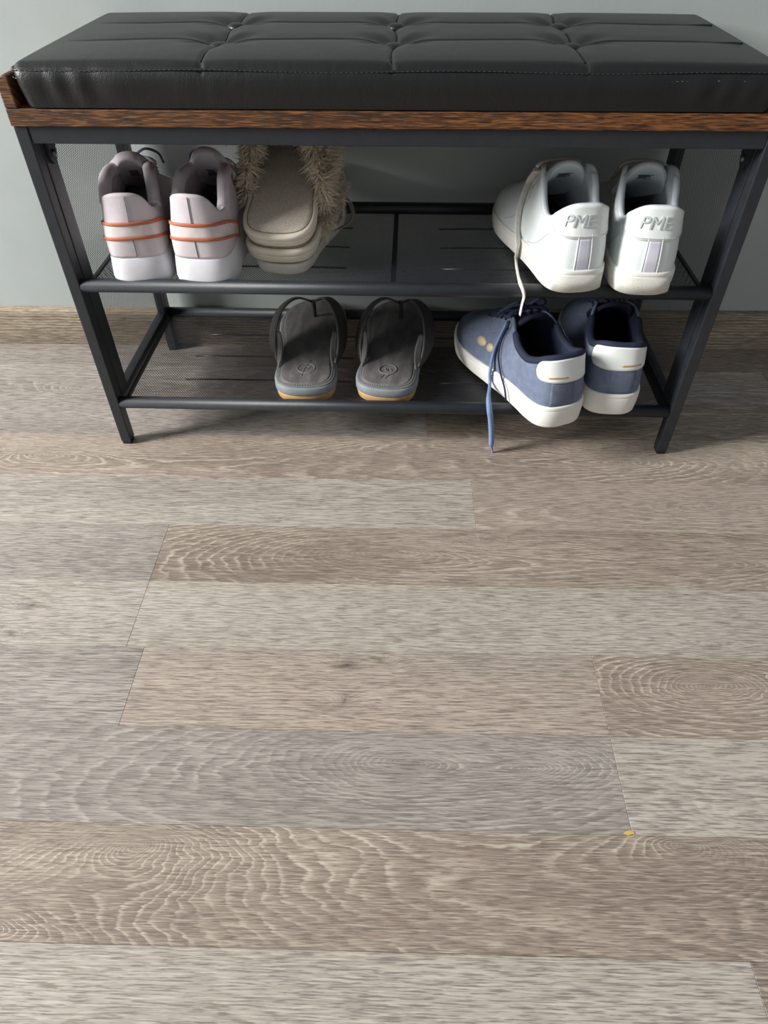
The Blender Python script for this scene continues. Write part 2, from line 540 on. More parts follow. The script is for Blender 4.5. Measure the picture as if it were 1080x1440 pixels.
for sx in (-1, 1):
    xa, xb = sorted((sx * XO, sx * (XO - LW)))
    for (ya, yb) in ((0.0, LD), (RY - LD, RY)):
        lg = prism_box('leg', xa, xb, ya, yb, 0.005, BH, M_STEEL, bench)
        m = MB(); m.box(xa + 0.0008, xb - 0.0008, ya + 0.0008, yb - 0.0008, 0.0, 0.0062)
        bevel(m.build('foot_cap', pbr('black_plastic', (22, 22, 24), 0.6), lg), 0.001)
    prism_box('side_rail', xa + 0.0005, xb - 0.0005, LD, RY - LD, BH - 0.015, BH, M_STEEL, bench)
    prism_box('side_rail', xa + 0.0005, xb - 0.0005, LD, RY - LD, 0.0625, 0.077, M_STEEL, bench)
    # corner bracket behind the front leg top with its screw
    xi = sx * (XO - LW - 0.002)
    pts = [(0.024, BH - 0.016), (0.024, BH - 0.040), (0.029, BH - 0.046), (0.036, BH - 0.046), (0.042, BH - 0.040), (0.046, BH - 0.016)]
    V = [(xi - 0.0015, p[0], p[1]) for p in pts] + [(xi + 0.0015, p[0], p[1]) for p in pts]
    n = len(pts)
    F = [tuple(range(n)), tuple(range(n, 2 * n))[::-1]] + [(i, n + i, n + (i + 1) % n, (i + 1) % n) for i in range(n)]
    br = mesh_obj('bracket', V, F, M_STEEL, bench, smooth=False)
    V, F = tube_geo([(xi, 0.034, BH - 0.036), (xi - sx * 0.0035, 0.034, BH - 0.036), (xi - sx * 0.0045, 0.034, BH - 0.036)], np.array([0.004, 0.004, 0.0022]), 12, 1.0, (0, 0, 1))
    mesh_obj('screw', V, F, M_SCREW, br)
XI = XO - LW
prism_box('apron_rail', -XI, XI, 0.001, 0.0155, BH - 0.0175, BH, M_STEEL, bench)
prism_box('apron_rail', -XI, XI, RY - 0.0155, RY - 0.001, BH - 0.0175, BH, M_STEEL, bench)


def diag_mesh(u0, u1, v0, v1, pitch, wd, th, ang=60.0):
    """expanded-metal sheet as two crossing families of thin bars, in the (u,v) plane"""
    V = []; F = []
    for fam in (1, -1):
        a = math.radians(ang) * fam
        d = np.array([math.cos(a), math.sin(a)]); nn = np.array([-d[1], d[0]])
        cs = [np.array(c) @ nn for c in ((u0, v0), (u1, v0), (u1, v1), (u0, v1))]
        c = min(cs) + pitch * 0.5
        while c < max(cs):
            ts = []
            for (k, lo, hi) in ((0, u0, u1), (1, v0, v1)):
                p0 = nn[k] * c
                t1, t2 = sorted(((lo - p0) / d[k], (hi - p0) / d[k]))
                ts.append((t1, t2))
            ta, tb = max(ts[0][0], ts[1][0]), min(ts[0][1], ts[1][1])
            if tb - ta > 0.001:
                p, q = nn * c + d * ta, nn * c + d * tb
                h = nn * wd * 0.5
                b = len(V); zz = th * (0.5 if fam > 0 else 0.35)
                for zs in (-zz, zz):
                    V += [(*(p - h), zs), (*(q - h), zs), (*(q + h), zs), (*(p + h), zs)]
                F += [(b, b + 3, b + 2, b + 1), (b + 4, b + 5, b + 6, b + 7), (b, b + 1, b + 5, b + 4), (b + 2, b + 3, b + 7, b + 6)]
            c += pitch
    return np.array(V), F


SHELF_Z = {0: 0.2415, 1: 0.0665}
RAIL_Z = {0: 0.2455, 1: 0.0700}
for k in (0, 1):
    zr = RAIL_Z[k]; zm = SHELF_Z[k]
    for yy in (0.0085, RY - 0.0095):
        V, F = tube_geo([(-XI, yy, zr), (XI, yy, zr)], 0.0085, 20, 1.0)
        mesh_obj('shelf_rail', V, F, M_STEEL, bench)
    V, F = diag_mesh(-XI + 0.002, XI - 0.002, 0.012, RY - 0.012, 0.0030, 0.00085, 0.0002, 52)
    V[:, 2] += zm
    sh = mesh_obj('shelf_mesh', V, F, M_MESH, bench, smooth=False, kind='stuff')
    m = MB()
    m.box(-0.0035, 0.0035, 0.012, RY - 0.012, zm - 0.006, zm - 0.0008)
    m.build('cross_bar', M_STEEL, bench)
    for sx in (-1, 1):
        m = MB(); xa = sx * (XI - 0.004)
        m.box(xa - 0.002, xa + 0.002, 0.014, RY - 0.014, zm - 0.002, zm + 0.002)
        m.build('shelf_edge', M_STEEL, bench)
        for yy in (0.075, 0.140, 0.205):
            xs = sorted((sx * 0.062, sx * 0.31))
            V, F = tube_geo(curve_pts([(xs[0], yy, zm - 0.0006), (xs[0] + 0.01, yy, zm + 0.0002), (xs[1] - 0.01, yy, zm + 0.0002), (xs[1], yy, zm - 0.0006)], 8), 0.0011, 6)
            mesh_obj('stiffening_rib', V, F, M_MESH, bench)
for sx in (-1, 1):
    V, F = diag_mesh(LD - 0.001, RY - LD + 0.001, 0.076, BH - 0.014, 0.0030, 0.00075, 0.00016, 52)
    W = np.stack([np.full(len(V), sx * (XO - LW * 0.5)) + V[:, 2], V[:, 0], V[:, 1]], -1)
    mesh_obj('side_mesh', W, F, M_MESH, bench, smooth=False, kind='stuff')

for sx in (-1, 1):
    xa, xb = sorted((sx * (XO - 0.003), sx * (XO - LW - 0.0004)))
    prism_box('panel_frame', xa, xb, LD + 0.0012, 0.044, 0.0775, BH - 0.0155, M_STEEL, bench, 0.0008)
    prism_box('panel_frame', xa, xb, RY - 0.030, RY - LD - 0.0012, 0.0775, BH - 0.0155, M_STEEL, bench, 0.0008)

# wooden board, end pieces
BT = 0.4420
prism_box('seat_board', -0.4005, 0.4005, -0.003, 0.2945, BH, BT, M_RUST, bench, 0.0012)
for sx in (-1, 1):
    prof = [(0.4005, BT), (0.4005, BT + 0.017), (0.3990, BT + 0.0235), (0.3955, BT + 0.0285), (0.3915, BT + 0.0305), (0.3880, BT + 0.0300), (0.3872, BT + 0.0285), (0.3872, BT)]
    V = []
    for yy in (-0.003, 0.2945):
        V += [(sx * p[0], yy, p[1]) for p in prof]
    n = len(prof)
    F = [(i, (i + 1) % n, n + (i + 1) % n, n + i) for i in range(n)] + [tuple(range(n))[::-1], tuple(range(n, 2 * n))]
    if sx > 0:
        F = [f[::-1] for f in F]
    bevel(mesh_obj('end_board', V, F, M_RUST, bench, smooth=False), 0.0015)

# tufted cushion
CX, CY0, CY1, CZ0, CZ1 = 0.3850, -0.004, 0.296, BT + 0.001, 0.4820
BTN = [(x, y) for x in (-0.192, -0.002, 0.189) for y in (0.096, 0.197)]


def nonuni(a, b, n, R):
    e = np.linspace(0, R * 1.05, 7)
    return np.unique(np.r_[a + e, np.linspace(a + R * 1.05, b - R * 1.05, n), b - e])


def tuft(x, y):
    d = np.zeros_like(x)
    ex = np.clip(1 - (np.abs(x) / CX) ** 6, 0, 1); ey = np.clip(1 - (np.abs((y - 0.144) / 0.148)) ** 6, 0, 1)
    d += 0.0060 * ex * ey
    fx = np.clip((0.36 - np.abs(x)) / 0.06, 0.0, 1)
    for yl in (0.096, 0.197):
        wig = 0.0022 * np.sin(x * 33 + yl * 40)
        q = y - yl - wig
        d -= fx * (0.0034 * np.exp(-(q / 0.0022) ** 2) + 0.0016 * np.exp(-(q / 0.016) ** 2))
    for xl in (-0.192, -0.002, 0.189):
        q = x - xl + 0.002 * np.sin(y * 40)
        d -= 0.0028 * np.exp(-(q / 0.0022) ** 2) + 0.0012 * np.exp(-(q / 0.016) ** 2)
    for (bx, by) in BTN:
        r2 = (x - bx) ** 2 + (y - by) ** 2
        d -= 0.0048 * np.exp(-r2 / 0.030 ** 2) + 0.0012 * np.exp(-r2 / 0.014 ** 2)
        an = np.arctan2(y - by, x - bx)
        d += 0.0012 * np.cos(an * 6) * np.exp(-((np.sqrt(r2) - 0.03) / 0.018) ** 2)
    return d


def cushion_mesh():
    R = 0.0125
    xs = nonuni(-CX, CX, 420, R); ys = nonuni(CY0, CY1, 170, R); zs = nonuni(CZ0, CZ1, 8, 0.006)
    V = []; F = []

    def sheet(P, flip):
        n, m_ = P.shape[:2]; b = len(V)
        V.extend(P.reshape(-1, 3).tolist())
        for f in grid_faces(n, m_, False, flip):
            F.append(tuple(i + b for i in f))
    X, Y = np.meshgrid(xs, ys, indexing='ij')
    sheet(np.stack([X, Y, np.full_like(X, CZ1)], -1), False)
    sheet(np.stack([X, Y, np.full_like(X, CZ0)], -1), True)
    X, Z = np.meshgrid(xs, zs, indexing='ij')
    sheet(np.stack([X, np.full_like(X, CY0), Z], -1), False)
    sheet(np.stack([X, np.full_like(X, CY1), Z], -1), True)
    Y, Z = np.meshgrid(ys, zs, indexing='ij')
    sheet(np.stack([np.full_like(Y, -CX), Y, Z], -1), True)
    sheet(np.stack([np.full_like(Y, CX), Y, Z], -1), False)
    P = np.array(V)
    lo = np.array([-CX + R, CY0 + R, CZ0 + R * 0.4]); hi = np.array([CX - R, CY1 - R, CZ1 - R])
    q = np.clip(P, lo, hi)
    # plan corners and upper edge rounded
    d = P - q
    L = np.linalg.norm(d, axis=1)
    RR = np.where(P[:, 2] < CZ0 + 0.006, R, R)
    on = L > 1e-9
    P[on] = q[on] + d[on] / L[on][:, None] * np.minimum(RR[on], np.where(d[on][:, 2] < 0, R, R))[:, None] * np.where((np.abs(d[on]) > 1e-9).sum(1) > 1, 1.0, np.minimum(1.0, L[on] / R))[:, None]
    P[:, 2] = np.maximum(P[:, 2], CZ0)
    top = P[:, 2] > CZ1 - R * 1.02
    wgt = np.clip((P[:, 2] - (CZ1 - R)) / R, 0, 1)
    P[:, 2] += np.where(top, tuft(P[:, 0], P[:, 1]) * wgt, 0)
    # slightly bellied, softly creased sides; narrower at the bottom
    h = np.clip((P[:, 2] - CZ0) / (CZ1 - CZ0), 0, 1)
    side = np.clip(1 - np.abs(h - 0.5) * 2, 0, 1)
    front = np.abs(P[:, 1] - CY0) < 0.004
    wr = 0.0011 * np.sin(P[:, 0] * 160 + 3 * np.sin(P[:, 0] * 37)) * np.exp(-((np.abs(P[:, 0]) - 0.30) / 0.08) ** 2)
    P[:, 1] -= np.where(front, side * (0.0025 + wr), 0)
    P[:, 0] *= 1 - 0.018 * (1 - h)
    return P, F


V, F = cushion_mesh()
cush = mesh_obj('seat_cushion', V, F, M_PVC, bench)
cm = cush.data
bmx = bmesh.new(); bmx.from_mesh(cm); bmesh.ops.remove_doubles(bmx, verts=bmx.verts, dist=1e-5)
bmesh.ops.recalc_face_normals(bmx, faces=bmx.faces); bmx.to_mesh(cm); bmx.free()
for (bx, by) in BTN:
    zt = CZ1 + float(tuft(np.array([bx]), np.array([by]))[0]) + 0.0030
    Vb = []; nb = 18
    prof = [(0.0105, -0.006), (0.0118, 0.0005), (0.0108, 0.003), (0.0075, 0.0048), (0.0035, 0.0056), (0.0003, 0.0058)]
    for (r, z) in prof:
        for j in range(nb):
            a = 2 * math.pi * j / nb
            Vb.append((bx + r * math.cos(a), by + r * math.sin(a), zt + z))
    Fb = [(i * nb + j, i * nb + (j + 1) % nb, (i + 1) * nb + (j + 1) % nb, (i + 1) * nb + j) for i in range(len(prof) - 1) for j in range(nb)]
    mesh_obj('button', Vb, Fb, M_PVC, cush)


M_SEAT_SEAM = pbr('black_seam', (9, 9, 10), 0.8)
for yl in (0.096, 0.197):
    xx = np.linspace(-0.275, 0.368, 240); yy = yl + 0.0022 * np.sin(xx * 33 + yl * 40)
    zz = CZ1 + tuft(xx, yy) + 0.0004
    tube('seam', np.stack([xx, yy, zz], -1), 0.0011, M_SEAT_SEAM, cush, 6)
for xl in (-0.192, -0.002, 0.189):
    yy = np.linspace(0.012, 0.280, 120); xx = xl - 0.002 * np.sin(yy * 40)
    tube('seam', np.stack([xx, yy, CZ1 + tuft(xx, yy) + 0.0004], -1), 0.0010, M_SEAT_SEAM, cush, 6)


def perim(off, z):
    r = 0.0125 + off; p = []
    for (cx, cy, a0) in ((CX - 0.0125, CY0 + 0.0125, -90), (CX - 0.0125, CY1 - 0.0125, 0), (-CX + 0.0125, CY1 - 0.0125, 90), (-CX + 0.0125, CY0 + 0.0125, 180)):
        for a in range(a0, a0 + 91, 15):
            p.append((cx + r * math.cos(math.radians(a)), cy + r * math.sin(math.radians(a)), z))
    p.append(p[0])
    return np.array(p)


def resample(p, step):
    d = np.r_[0, np.cumsum(np.linalg.norm(np.diff(p, axis=0), axis=1))]
    q = np.arange(0, d[-1], step)
    return np.stack([np.interp(q, d, p[:, i]) for i in range(3)], -1)


zp = CZ1 - 0.0055
pr = resample(perim(-0.0012, zp), 0.006)
pr[:, 2] += 0.0009 * np.sin(pr[:, 0] * 24)
V, F = tube_geo(pr, 0.0011, 6)
mesh_obj('edge_seam', V, F, M_PVC, cush)
for dz in (0.0, -0.0070):
    pr = resample(perim(-0.0005 if dz == 0 else 0.0006, zp + dz), 0.005)
    pr[:, 2] += 0.0009 * np.sin(pr[:, 0] * 24)
    m = MB()
    for i in range(0, len(pr) - 1):
        a, b = pr[i], pr[i] * 0.35 + pr[i + 1] * 0.65
        V, F = tube_geo([a, b], 0.00045, 4)
        m.add(V, F)
    m.build('stitching', pbr('charcoal_thread', (78, 80, 82), 0.6), cush, smooth=True, kind='stuff')


# ------------------------------------------------------------------ shoe engine
def sstep(a, b, x):
    t = np.clip((x - a) / (b - a), 0, 1)
    return t * t * (3 - 2 * t)


class Upper:
    """shoe upper: columns rise from the outline O(s) to the top line T(s); s=0 heel, +1/-1 toe (lateral/medial)"""
    def __init__(self, O, T, zb, bul, side=1):
        def both(K, f):
            neg = [(-k[0],) + f(k, -1) for k in K[::-1] if k[0] > 0]
            return neg + [(k[0],) + f(k, 1) for k in K]
        o = both(O, lambda k, sg: (k[2] if sg > 0 else k[3], k[1]))
        t = both(T, lambda k, sg: ((k[1], k[3], k[4]) if sg > 0 else (k[2], k[3], k[5])))
        self.Os = Sp([k[0] for k in o], [k[1:] for k in o])
        self.Ts = Sp([k[0] for k in t], [k[1:] for k in t])
        self.zb = Sp([k[0] for k in zb], [k[1] for k in zb])
        self.bu = Sp([k[0] for k in bul], [k[1] for k in bul])
        self.side = side

    def nrm2(self, s):
        e = 0.004
        d = self.Os(np.clip(s + e, -1, 1)) - self.Os(np.clip(s - e, -1, 1))
        n = np.stack([d[..., 1], -d[..., 0]], -1)
        return n / (np.linalg.norm(n, axis=-1, keepdims=True) + 1e-9)

    def raw(self, s, v):
        s = np.asarray(s, float); v = np.asarray(v, float)
        O2 = self.Os(s); zb = self.zb(np.abs(s))[..., 0]; T = self.Ts(s); n = self.nrm2(s)
        b = self.bu(np.abs(s))[..., 0]
        H = T[..., 2] - zb
        P0 = np.concatenate([O2, zb[..., None]], -1)
        P3 = T
        n3 = np.concatenate([n, np.zeros_like(zb)[..., None]], -1)
        up = np.zeros_like(P0); up[..., 2] = 1
        w1 = P0 + up * (0.38 * H)[..., None] + n3 * b[..., None]
        w2 = P3 - up * (0.36 * H)[..., None] + n3 * (b * 0.8)[..., None]
        t1 = P0 + up * (0.62 * H)[..., None] + n3 * 0.002
        t2 = P3.copy(); t2[..., :2] += (O2 - T[..., :2]) * 0.55
        w = sstep(0.40, 0.78, np.abs(s))[..., None]
        P1 = w1 * (1 - w) + t1 * w; P2 = w2 * (1 - w) + t2 * w
        v = v[..., None]
        return (1 - v)**3 * P0 + 3 * (1 - v)**2 * v * P1 + 3 * (1 - v) * v * v * P2 + v**3 * P3

    def S(self, s, v, off=0.0):
        P = self.raw(s, v)
        if np.any(off):
            e = 0.004
            s = np.asarray(s, float); v = np.asarray(v, float)
            du = self.raw(np.clip(s + e, -1, 1), v) - self.raw(np.clip(s - e, -1, 1), v)
            dv = self.raw(s, np.clip(v + e, 0, 1)) - self.raw(s, np.clip(v - e, 0, 1))
            N = np.cross(du, dv); N /= np.linalg.norm(N, axis=-1, keepdims=True) + 1e-12
            P = P + N * (off if np.isscalar(off) else np.asarray(off)[..., None])
        if self.side < 0:
            P = P * np.array([-1, 1, 1])
        return P

    def v_at_z(self, s, z):
        s = np.atleast_1d(np.asarray(s, float)); z = np.broadcast_to(np.asarray(z, float), s.shape)
        vv = np.linspace(0, 1, 60)
        out = np.zeros(s.shape)
        for idx in np.ndindex(s.shape):
            c = self.raw(np.full(60, s[idx]), vv)[:, 2]
            c = np.maximum.accumulate(c)
            out[idx] = np.interp(z[idx], c, vv)
        return out

    def at_z(self, s, z, off=0.0):
        s = np.atleast_1d(np.asarray(s, float))
        return self.S(s, self.v_at_z(s, z), off)

    def build(self, name, mat, lining, parent, th=0.0035, ns=150, nv=22):
        ss = np.linspace(-1, 1, ns); vs = np.linspace(0, 1, nv)
        A, B = np.meshgrid(ss, vs, indexing='ij')
        P = self.S(A, B)
        ob = mesh_obj(name, P.reshape(-1, 3), grid_faces(ns, nv, False, self.side < 0), mat, parent, mats=[mat, lining])
        solidify(ob, th, -1.0, inner=1, rim=0)
        return ob

    def patch(self, name, mat, parent, s0, s1, lo, hi, off=0.0012, n=40, m=10, rnd=0.0):
        """raised panel between heights lo(s) and hi(s) (None: up to the top line)"""
        ss = np.linspace(s0, s1, n)
        L = self.v_at_z(ss, lo(ss) if callable(lo) else lo)
        Hh = np.ones(n) * 0.995 if hi is None else self.v_at_z(ss, hi(ss) if callable(hi) else hi)
        if rnd:
            e = np.abs(np.linspace(-1, 1, n))
            k = np.sqrt(np.clip(1 - np.clip((e - (1 - rnd)) / rnd, 0, 1) ** 2, 0, 1))
            if hi is None:
                L = Hh - (Hh - L) * (0.25 + 0.75 * k)
            else:
                c = (L + Hh) / 2; hw = (Hh - L) / 2 * (0.12 + 0.88 * k); L, Hh = c - hw, c + hw
        A = np.repeat(ss[:, None], m, 1)
        B = L[:, None] + (Hh - L)[:, None] * np.linspace(0, 1, m)[None]
        P = self.S(A, B, off)
        ob = mesh_obj(name, P.reshape(-1, 3), grid_faces(n, m, False, self.side < 0), mat, parent)
        solidify(ob, off + 0.0004)
        return ob

    def line(self, name, mat, parent, pts, r=0.0005, off=0.0008, n=40, flat=1.0, dash=0):
        """thin seam along (s,z) points"""
        q = curve_pts([(a, b, 0) for a, b in pts], n)
        P = self.at_z(q[:, 0], q[:, 1], off)
        if dash:
            m = MB(); rs = resample(P, dash)
            for i in range(len(rs) - 1):
                V, F = tube_geo([rs[i], rs[i] * 0.45 + rs[i + 1] * 0.55], r, 5)
                m.add(V, F)
            return m.build(name, mat, parent, smooth=True, kind='stuff')
        return tube(name, P, r, mat, parent, 6, flat)

    def sole(self, name, mat, parent, rings, n=140, zf=None):
        """rings: (height fraction z, outward offset); lofted closed body"""
        ss = np.linspace(-1, 1, n + 1)[:-1]
        O2 = self.Os(ss); nn = self.nrm2(ss)
        V = []; F = []
        for (z, off) in rings:
            zz = np.full(n, z) if zf is None else zf(np.abs(ss), z)
            p = O2 + nn * off
            V += [((x if self.side > 0 else -x), y, h) for (x, y), h in zip(p, zz)]
        k = len(rings)
        for i in range(k - 1):
            for j in range(n):
                a = i * n + j; b = i * n + (j + 1) % n
                q = (a, b, b + n, a + n)
                F.append(q if self.side > 0 else q[::-1])
        bot = tuple(range(n)); tp = tuple((k - 1) * n + j for j in range(n))
        F.append(bot[::-1] if self.side > 0 else bot); F.append(tp if self.side > 0 else tp[::-1])
        ob = mesh_obj(name, V, F, mat, parent)
        bevel(ob, 0.0008, 1)
        return ob

    def collar(self, name, mat, parent, s0, s1, r, n=70, inset=0.0, lift=0.0):
        ss = np.linspace(s0, s1, n)
        P = self.Ts(ss).copy()
        P[:, :2] -= self.nrm2(ss) * inset
        P[:, 2] += lift
        if self.side < 0:
            P[:, 0] *= -1
        e = np.abs(np.linspace(-1, 1, n))
        rr = r * np.sqrt(np.clip(1 - np.clip((e - 0.93) / 0.07, 0, 1) ** 2, 0.03, 1))
        return tube(name, P, rr, mat, parent, 12)


def tongue(name, mat, parent, cl, wid, th, side=1, drop=1.0, n=26, m=17, mat2=None):
    """padded tongue; cl = centre line [(y,z)], wid = half widths along it"""
    C = curve_pts([(0, a, b) for a, b in cl], n)
    W = np.interp(np.linspace(0, 1, n), np.linspace(0, 1, len(wid)), wid)
    Cs = Sp(np.linspace(0, 1, n), C)
    P = np.zeros((n, m, 3))
    for i in range(n):
        for j in range(m):
            a = -1 + 2 * j / (m - 1)
            t = i / (n - 1)
            te = t * (1 - 0.30 * abs(a) ** 3.2 * t ** 4)
            c = Cs(te)
            ang = a * math.radians(78)
            P[i, j] = (c[0] + W[i] * math.sin(ang) / math.sin(math.radians(78)) * side, c[1], c[2] - drop * W[i] * (1 - math.cos(ang)) * 0.8)
    ob = mesh_obj(name, P.reshape(-1, 3), grid_faces(n, m, False, side > 0), mat, parent, mats=[mat, mat2 or mat])
    solidify(ob, th, 0.0, inner=1, rim=0)
    sb = ob.modifiers.new('soft', 'SUBSURF'); sb.levels = 1; sb.render_levels = 1
    return ob, P


def laces(U, mat, parent, s_list, r=0.0022, lift=0.006, inset=0.007):
    for i, s in enumerate(s_list):
        a = U.Ts(np.array([s]))[0].copy(); b = U.Ts(np.array([-s]))[0].copy()
        na = U.nrm2(np.array([s]))[0]; nb = U.nrm2(np.array([-s]))[0]
        a2 = a.copy(); a2[:2] += na * inset; a2[2] -= 0.001
        b2 = b.copy(); b2[:2] += nb * inset; b2[2] -= 0.001
        mid = (a + b) / 2; mid[2] += lift; mid[1] += 0.004
        aa = a.copy(); aa[2] += 0.004; bb_ = b.copy(); bb_[2] += 0.004
        p = curve_pts([a2, aa, mid, bb_, b2], 24)
        if U.side < 0:
            p[:, 0] *= -1
        tube('lace', p, r * 1.5, mat, parent, 8, 0.45)


def root_matrix(o):
    return Matrix.Translation(o.location) @ o.rotation_euler.to_matrix().to_4x4()


def to_local(o, pts):
    M = root_matrix(o).inverted()
    return np.array([tuple(M @ Vector(p)) for p in pts])


def on_shoe(o, U, px, py, out=0.0042):
    """the point of the shoe's upper or sole seen at photo pixel (px,py), lifted off the surface"""
    ss = np.linspace(-1, 1, 301)
    A, B = np.meshgrid(ss, np.linspace(0, 1, 60), indexing='ij')
    up_ = U.S(A, B, out).reshape(-1, 3)
    O2 = U.Os(ss) + U.nrm2(ss) * (0.0036 + out)
    if U.side < 0:
        O2 = O2 * np.array([-1, 1])
    so = np.concatenate([np.c_[O2, np.full(len(ss), z)] for z in np.linspace(0.001, 0.030, 24)])
    L = np.concatenate([up_, so])
    M = np.array(root_matrix(o))
    Wp = L @ M[:3, :3].T + M[:3, 3]
    d = Wp - CAM_POS
    z = d @ CF
    q = np.stack([540 + FPX * (d @ CR) / z, 720 - FPX * (d @ CU) / z], -1)
    e = np.linalg.norm(q - np.array([px, py]), axis=1)
    near = e < max(4.0, e.min() + 1.5)
    k = np.where(near)[0]
    return Wp[k[np.argmin(z[k])]]


def text_on(U, body, name, mat, parent, s0, z0, height, off, depth, shear=0.0, spacing=1.0):
    cu = bpy.data.curves.new('lettering', 'FONT')
    cu.body = body; cu.size = 1.0; cu.align_x = 'CENTER'; cu.shear = shear; cu.space_character = spacing
    cu.extrude = 0.0; cu.offset = 0.0
    t = bpy.data.objects.new('lettering', cu)
    COL.objects.link(t)
    dg = bpy.context.evaluated_depsgraph_get(); dg.update()
    me = bpy.data.meshes.new_from_object(t.evaluated_get(dg))
    bpy.data.objects.remove(t)
    V = np.array([v.co[:] for v in me.vertices]); F = [tuple(p.vertices) for p in me.polygons]
    h = V[:, 1].max() - V[:, 1].min()
    k = height / h
    tx = V[:, 0] * k; tz = V[:, 1] * k - height / 2
    e = 0.01
    ds = np.linalg.norm(U.at_z([s0 + e], z0) - U.at_z([s0 - e], z0)) / (2 * e)
    sgn = 1 if U.side > 0 else -1
    P = U.at_z(s0 + sgn * tx / ds, z0 + tz, off)
    bpy.data.meshes.remove(me)
    ob = mesh_obj(name, P, F, mat, parent, smooth=False)
    solidify(ob, depth)
    return ob


O_STD = [  # s, y, lateral x, medial x   (length 0.285)
    (0.00, 0.000, 0.000, 0.000), (0.05, 0.0025, 0.0185, -0.0185), (0.10, 0.013, 0.0300, -0.0300), (0.16, 0.032, 0.0345, -0.0340),
    (0.25, 0.060, 0.0355, -0.0335), (0.36, 0.095, 0.0375, -0.0320), (0.50, 0.140, 0.0430, -0.0350), (0.63, 0.182, 0.0480, -0.0420),
    (0.76, 0.220, 0.0475, -0.0455), (0.86, 0.250, 0.0385, -0.0400), (0.94, 0.273, 0.0215, -0.0255), (1.00, 0.281, -0.0030, -0.0030)]


def cupsole(U, root, h_heel, h_fore, mat, groove=True):
    zf = lambda s, z: z * (h_heel + (h_fore - h_heel) * sstep(0.2, 0.65, s)) + 0.010 * sstep(0.8, 1.0, s) * (1 - 0.4 * z)
    U.sole('sole', mat, root, [(0.0, -0.004), (0.04, -0.0005), (0.10, 0.0015), (0.5, 0.0032), (0.80, 0.0036), (0.825, 0.0030), (0.85, 0.0036), (0.97, 0.0032), (1.0, 0.0018), (1.0, -0.006)], zf=zf)
    return zf


